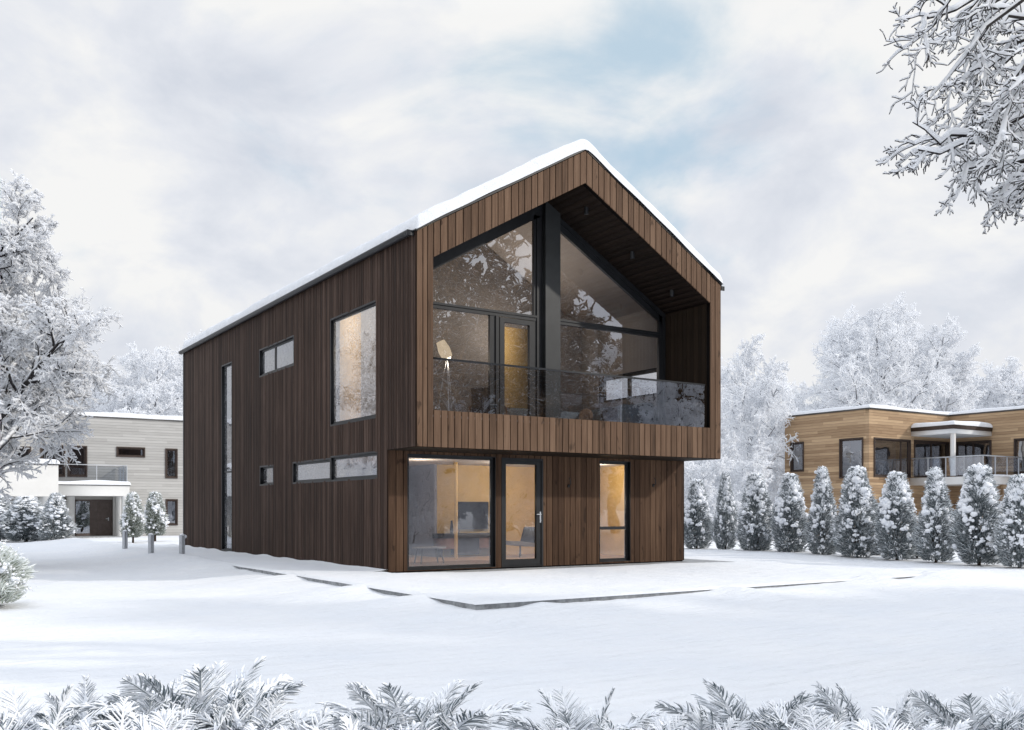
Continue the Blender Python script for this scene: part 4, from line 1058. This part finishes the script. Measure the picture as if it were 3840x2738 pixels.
for i, (x, y, s_, lb) in enumerate(((10.5, -17.5, 1.0, 'low frosted shrub across the garden, nearest the glass'), (13.5, -21, 1.2, 'low frosted shrub before the brown leaved tree across the garden'), (8, -21, 1.1, 'low frosted shrub across the garden left of the brown leaved tree'), (17.5, -22, 1.3, 'low frosted shrub across the garden right of the brown leaved tree'), (21, -25, 1.3, 'low frosted shrub before the second brown leaved tree'), (25, -24, 1.2, 'low frosted shrub across the garden at the far right'), (16, -28, 1.6, 'taller frosted shrub behind the brown leaved tree'))):
    copy_tree(shr, (x, y, GZ), i * 1.9, s_, lb, 'shrubs across the garden')

# ------------------------------------------------------------------ cedars
def cedar(rg, h, rad, prof, nb, nl, lump=(.05, .11), top=1.):
    """upright cedar: dark sprays, pillows of snow on the outside"""
    bs = MB()
    bs.tube([(0, 0, -.2), (0, 0, h * .35), (.01, 0, h * .8)], [.05, .035, .012], 8)
    st = np.zeros((12, 4, 3))
    for i in range(12):
        a = rg.uniform(0, 6.283); q = np.linspace(0, 1, 4)[:, None]
        st[i] = np.hstack([np.cos(a) * q * rad * .55, np.sin(a) * q * rad * .55, .05 + q ** .8 * h * rg.uniform(.3, .6)])
    bs.tubes(st, np.linspace(.022, .008, 4)[None] * np.ones((12, 1)), 5)
    bf = MB()
    tt = rg.random(nb) ** .85; a = rg.uniform(0, 6.283, nb)
    lob = 1 + .16 * np.sin(a * 3 + tt * 9 + rg.uniform(0, 6)) + .10 * np.sin(a * 5 - tt * 17)
    k = rg.uniform(.35, 1., nb) ** .5
    r = rad * prof(tt) * lob * k
    base = np.stack([np.cos(a) * r, np.sin(a) * r, .06 + tt * h * .97], -1)
    out = np.stack([np.cos(a), np.sin(a), np.zeros(nb)], -1)
    d = norm(out * rg.uniform(.2, .9, (nb, 1)) + np.array([0, 0, 1.]) * rg.uniform(.35, 1., (nb, 1)) + rg.normal(0, .25, (nb, 3)))
    ln = rg.uniform(.09, .19, nb)
    P = np.stack([base, base + d * ln[:, None] * .5, base + (d + out * .25) * ln[:, None]], 1)
    wd = rg.uniform(.010, .022, nb)
    bf.tubes(P, wd[:, None] * np.array([.5, 1, .25]), 4, 0, rg.random(nb).repeat(8))
    bl = MB()
    tt = rg.random(nl) ** .60; a = rg.uniform(0, 6.283, nl)
    lob = 1 + .16 * np.sin(a * 3 + tt * 9) + .10 * np.sin(a * 5 - tt * 17)
    r = rad * prof(tt) * lob * rg.uniform(.85, 1.10, nl)
    C = np.stack([np.cos(a) * r, np.sin(a) * r, .10 + tt * h * .97], -1)
    sz = rg.uniform(lump[0], lump[1], nl) * (.45 + .65 * tt)
    bl.lumps(C, sz, (1, 1, .85), 0, int(rg.integers(1e6)), 2, .10)
    C2 = C + rg.normal(0, .05, C.shape); bl.lumps(C2, sz * .62, (1, 1, .9), 0, int(rg.integers(1e6)), 1, .15)
    C3 = np.concatenate([C, C]) + rg.normal(0, .07, (2 * nl, 3)); bl.lumps(C3, np.concatenate([sz, sz]) * rg.uniform(.28, .5, 2 * nl), (1, 1, .9), 0, int(rg.integers(1e6)), 1, .15)
    return bs, bf, bl
def egg(t): return np.sqrt(np.clip(1 - (np.abs(t - .32) / np.where(t < .32, .405, .74)) ** 2, 0, 1)) * np.where(t > .32, 1 - .55 * (t - .32) / .68, 1)
def cone(t): return np.clip(np.where(t < .22, .55 + t * 2.05, 1 - (t - .22) / .80), .03, 1) ** .85
def make_cedar(name, label, seed, h, rad, prof, loc, group, fm='cedar', nb=5200, nl=330, lump=(.05, .11), cat='cedar'):
    bs, bf, bl = cedar(np.random.default_rng(seed), h, rad, prof, nb, nl, lump)
    o = thing(name, label, cat, loc, 0, group)
    bs.build('trunk', M['stem'], o, True); bf.build('foliage', M[fm], o, True); bl.build('snow', M['lump'], o, True)
    return o
HG = 'snowy cedars in the hedge row'
NTH = ['first', 'second', 'third', 'fourth', 'fifth', 'sixth', 'seventh', 'eighth', 'ninth', 'tenth']
# photo: x, base y, top y, half width (2278-wide units), variant
hed = [(1550, 1220, 1062, 36, 0), (1614, 1219, 1040, 30, 1), (1682, 1227, 1048, 42, 2), (1758, 1230, 1048, 42, 0), (1830, 1232, 1030, 38, 1), (1906, 1237, 1030, 50, 2), (1995, 1245, 1046, 48, 0), (2082, 1250, 1035, 46, 1), (2178, 1257, 1030, 56, 3), (2268, 1260, 1048, 50, 2)]
desc = ['slim even cedar heavy with snow, first of the hedge from the timber house', 'narrow pointed cedar, second of the hedge from the timber house', 'broad topped cedar, third of the hedge from the timber house', 'rounded cedar, fourth of the hedge, left of the golden house corner', 'narrow pointed cedar, fifth of the hedge, before the left golden house window', 'wide cedar, sixth of the hedge, before the golden house corner', 'rounded cedar, seventh of the hedge, before the corner window', 'pointed cedar, eighth of the hedge, left of the white balcony column', 'largest cedar of the hedge, with split snowy top, right of the white column', 'cedar at the right edge, last of the hedge in view']
cp = {}
for i, (px, by, ty, hw, k) in enumerate(hed):
    d = 35.6 - (35.6 - 24.4) * (i / 9.) ** 1.02
    loc = ground_at(px, d, -.24); ht = (by - ty) * 1.68569 / F_ * d; wd = hw * 1.68569 / F_ * d
    if k not in cp:
        cp[k] = (make_cedar('hedge_cedar', desc[i], 500 + k, 2.45, .55, (egg, cone, egg, egg)[k], loc, HG, lump=(.055, .125), nb=(6200, 5600, 6600, 7200)[k], nl=(330, 300, 360, 420)[k]), 2.45, .55)
        cp[k][0].scale = (wd / .66, wd / .66, ht / 2.58)
    else: copy_tree(cp[k][0], loc, i * 2.1, (wd / .66, wd / .66, ht / 2.58), desc[i], HG)
# low snow heaps and saplings between the hedge plants
for i, (px, d, s_, lb) in enumerate(((1945, 30.5, .34, 'low snowed shrub between the sixth and seventh hedge cedars'), (2040, 29, .38, 'low snowed shrub between the seventh and eighth hedge cedars'), (2225, 27, .42, 'low snowed shrub between the last two hedge cedars'), (1870, 32.5, .32, 'low snowed shrub between the fifth and sixth hedge cedars'))):
    copy_tree(cp[2][0], ground_at(px, d, -.17), i * 1.3, (s_ * 1.7, s_ * 1.7, s_), lb, 'low shrubs between the hedge cedars')
# left hand shrubs
LG = 'snowy shrubs before the beige house'
for px, d, ht, wd, k, lb in ((-2, 43.5, 2.0, .85, 0, 'snowy shrub at the left edge before the white carport block'), (58, 42.2, 1.98, .98, 2, 'broad round snowy shrub before the grey carport wall'), (124, 41.2, 2.1, .72, 1, 'conical snowy shrub left of the brown front door')):
    copy_tree(cp[k][0], ground_at(px, d, -.15), px * .1, (wd / .60, wd / .60, ht / 2.5), lb, LG)
gt = make_cedar('topiary_cedar', 'small egg shaped snowy topiary beside the white porch pillar', 611, 1.9, .40, egg, ground_at(296, 41.5, .0), 'topiaries beside the beige house', 'greencedar', 4200, 380, (.05, .10))
copy_tree(gt, ground_at(345, 43.5, .02), 2., (1.08, 1.08, 1.02), 'small egg shaped snowy topiary nearer the lower right window of the beige house', 'topiaries beside the beige house')
make_cedar('round_bush', 'round green bush powdered with snow at the lower left edge', 640, .80, .52, lambda t: np.sqrt(np.clip(1 - (t - .4) ** 2 / .40, 0, 1)), ground_at(-40, 14.3, -.16), None, 'palebush', 4200, 420, (.022, .05), 'bush')

# ------------------------------------------------------------------ bollards
for px, d, hgt, lb in ((278, 31., .60, 'silver bollard light left of the two snowy topiaries'), (336, 27.7, .57, 'silver bollard light below the right topiary'), (405, 27.7, .57, 'silver bollard light with a snow cap at the far corner of the timber house')):
    p = ground_at(px, d, 0); p = (p[0], p[1], float(ground_z(np.array([p[0]]), np.array([p[1]]))[0]) - .02 if p[0] < PX0 - .1 else -.01)
    o = thing('bollard_light', lb, 'bollard', p, .58, 'bollard lights in the snow')
    b = MB(); b.box(-.065, -.012, -.05, .05, -.1, hgt); b.box(.012, .065, -.05, .05, -.1, hgt); b.build('post', M['steel'], o)
    b = MB(); b.box(-.011, .011, -.04, .04, -.1, hgt - .02); b.build('lens', M['black'], o)
    b = MB(); b.lumps(np.array([[0, 0, hgt + .005]]), [.07], (1, .8, .45), 0, 3, 2, .1)
    if px == 405: b.lumps(np.array([[.10, .0, hgt - .05]]), [.07], (1, 1, 1), 0, 4, 2, .1)
    b.build('snow_cap', M['lump'], o, True)

# ------------------------------------------------------------------ snowed fronds in the foreground
def frond_plant(rg, nf, size):
    bf = MB(); bs = MB()
    stems = []; LP = []; LR = []
    for i in range(nf):
        a = i * 2.4 + rg.normal(0, .3); inc = rg.uniform(.2, 1.15); ln = size * rg.uniform(.6, 1.1)
        k = 11; q = np.linspace(0, 1, k)
        th = math.pi / 2 - inc * .5 - q ** 1.3 * inc * rg.uniform(1.0, 1.9)     # arching over
        aa = a + q * rg.normal(0, .35)
        stp = np.stack([np.cos(th) * np.cos(aa), np.cos(th) * np.sin(aa), np.sin(th)], -1) * ln / (k - 1)
        pts = np.cumsum(np.vstack([[[.03 * math.cos(a), .03 * math.sin(a), 0]], stp[:-1]]), 0)
        stems.append(pts)
        side = np.array([-math.sin(a), math.cos(a), 0]); roll = rg.normal(0, .35)
        n = 32; s_ = np.clip(np.linspace(.10, .97, n) + rg.normal(0, .012, n), .05, .985); x = s_ * (k - 1); i0 = np.minimum(x.astype(int), k - 2); f = (x - i0)[:, None]
        bp = pts[i0] * (1 - f) + pts[i0 + 1] * f; tg = norm(pts[i0 + 1] - pts[i0])
        upv = np.cross(tg, side); upv *= np.sign(upv[:, 2:3] + 1e-6)
        ll = (size * .23 * np.sin(np.clip(s_ * .95 + .1, 0, 1) ** .8 * math.pi) ** .8 + size * .07) * rg.uniform(.75, 1.15, n)
        for sg in (-1, 1):
            d0 = norm(side * sg * (1 - .45 * s_[:, None]) + tg * (.45 + .75 * s_[:, None]) + upv * (.22 + roll * sg) + rg.normal(0, .13, (n, 3)))
            P = [bp]; d = d0
            for j in range(4):
                P.append(P[-1] + d * (ll / 4)[:, None]); d = norm(d + np.array([0, 0, -.24]) + tg * .12 + rg.normal(0, .06, (n, 3)))
            LP.append(np.stack(P, 1)); LR.append(size * .0088 * rg.uniform(.7, 1.3, (n, 1)) * np.array([[.4, .85, 1., .8, .3]]))
    LPc = np.concatenate(LP); LRc = np.concatenate(LR)
    bf.tubes(LPc, LRc * .8, 5, 0)
    bf.tubes(np.stack(stems), np.linspace(.011, .005, 11)[None] * np.ones((nf, 1)) * size * 1.5, 5, 0)
    # snow settled along the leaves and in the heart of the plant
    keep = rg.random(len(LPc)) < .62
    S = LRc[keep] * rg.uniform(.85, 1.25, (keep.sum(), 5)); Pk = LPc[keep].copy(); Pk[..., 2] += S * .75
    bs.tubes(Pk, S, 6, 0)
    st = np.stack(stems)[:, 2:9]; S = size * rg.uniform(.014, .030, st.shape[:2]); S[:, 0] *= .5; S[:, -1] *= .4; st = st.copy(); st[..., 2] += S * .8
    bs.tubes(st, S, 7, 0)
    n = 46; C = np.concatenate([p[rg.integers(1, 6, 2)] for p in stems]); C = C[rg.permutation(len(C))[:n]] + rg.normal(0, .03, (min(n, len(C)), 3)) * size
    bs.lumps(C, size * rg.uniform(.035, .09, len(C)), (1.1, 1.1, .85), 0, int(rg.integers(1e6)), 3, .03)
    return bf, bs
FP = []
FG = 'snow covered frond plants along the bottom'
def fern(k, px, d, topy, rz, label):
    p = ground_at(px, d, 0); gz = float(ground_z(np.array([p[0]]), np.array([p[1]]))[0]) - .03
    target = CAM[2] + (1132.7 - topy) * 1.68569 / F_ * d - gz
    while len(FP) <= k:
        rgk = np.random.default_rng(900 + len(FP)); bf, bs = frond_plant(rgk, (27, 31, 24, 28)[len(FP) % 4], .72)
        o = thing('frond_plant', label, 'plant', (0, 0, -5), 0, FG)
        bf.build('fronds', M['fern'], o, True); bs.build('snow', M['lump'], o, True); FP.append([o, False, float(np.max(np.concatenate(bs.V)[:, 2]))])
    o, u, zm = FP[k]; s_ = max(.25, target / zm); sw = s_ * 1.22
    if not u:
        FP[k][1] = True; o.location = (p[0], p[1], gz); o.rotation_euler.z = rz; o.scale = (sw, sw, s_); o['label'] = label; return o
    return copy_tree(o, (p[0], p[1], gz), rz, (sw, sw, s_), label, FG)
ferns = [(0, 70, 4.9, 1528, 'first frond plant from the bottom left corner, spreading low'), (1, 190, 5.3, 1512, 'frond plant with splayed dark fronds in the left cluster'), (2, 330, 5.2, 1520, 'frond plant just left of the tallest one'), (3, 455, 5.4, 1464, 'tallest frond plant, reaching up left of centre'),
    (0, 560, 5.1, 1530, 'frond plant just right of the tallest one'), (1, 690, 4.9, 1575, 'low frond plant right of the left cluster'), (2, 800, 5.0, 1562, 'frond plant left of the centre pair'), (3, 930, 5.2, 1502, 'frond plant with a long frond reaching right, near bottom centre'),
    (1, 1195, 4.7, 1592, 'low mounded frond plant right of the bare gap'), (0, 1300, 5.1, 1530, 'frond plant with one raised frond right of centre'), (2, 1420, 4.8, 1575, 'mounded frond plant between the two raised ones on the right'), (3, 1680, 5.2, 1512, 'frond plant with fanned top right of centre'),
    (1, 1560, 4.9, 1560, 'frond plant left of the fanned one'), (0, 1800, 4.8, 1570, 'low frond plant between the two fanned ones on the right'), (2, 1950, 5.2, 1512, 'frond plant with fanned top near the right'), (1, 2080, 4.9, 1572, 'low frond plant right of the right fanned one'), (3, 2190, 5.1, 1528, 'frond plant near the bottom right corner'), (0, 2285, 4.9, 1545, 'dark frond plant cut by the right edge'),
    (2, 1075, 4.5, 1622, 'lowest frond plant in the gap at bottom centre'), (3, 250, 4.5, 1575, 'near frond plant below the left cluster'), (2, 620, 4.5, 1590, 'near frond plant at the bottom left of centre'), (1, 1500, 4.4, 1590, 'near frond plant at the bottom right of centre'), (3, 2030, 4.4, 1590, 'near frond plant at the bottom right'), (0, 420, 4.4, 1575, 'near frond plant below the tallest one'), (1, 1860, 4.4, 1585, 'near frond plant below the right fanned one'), (0, 850, 4.4, 1585, 'near frond plant below the centre pair')]
for i, (k, px, d, ty, lb) in enumerate(ferns): fern(k, px, d, ty, i * 1.37, lb)
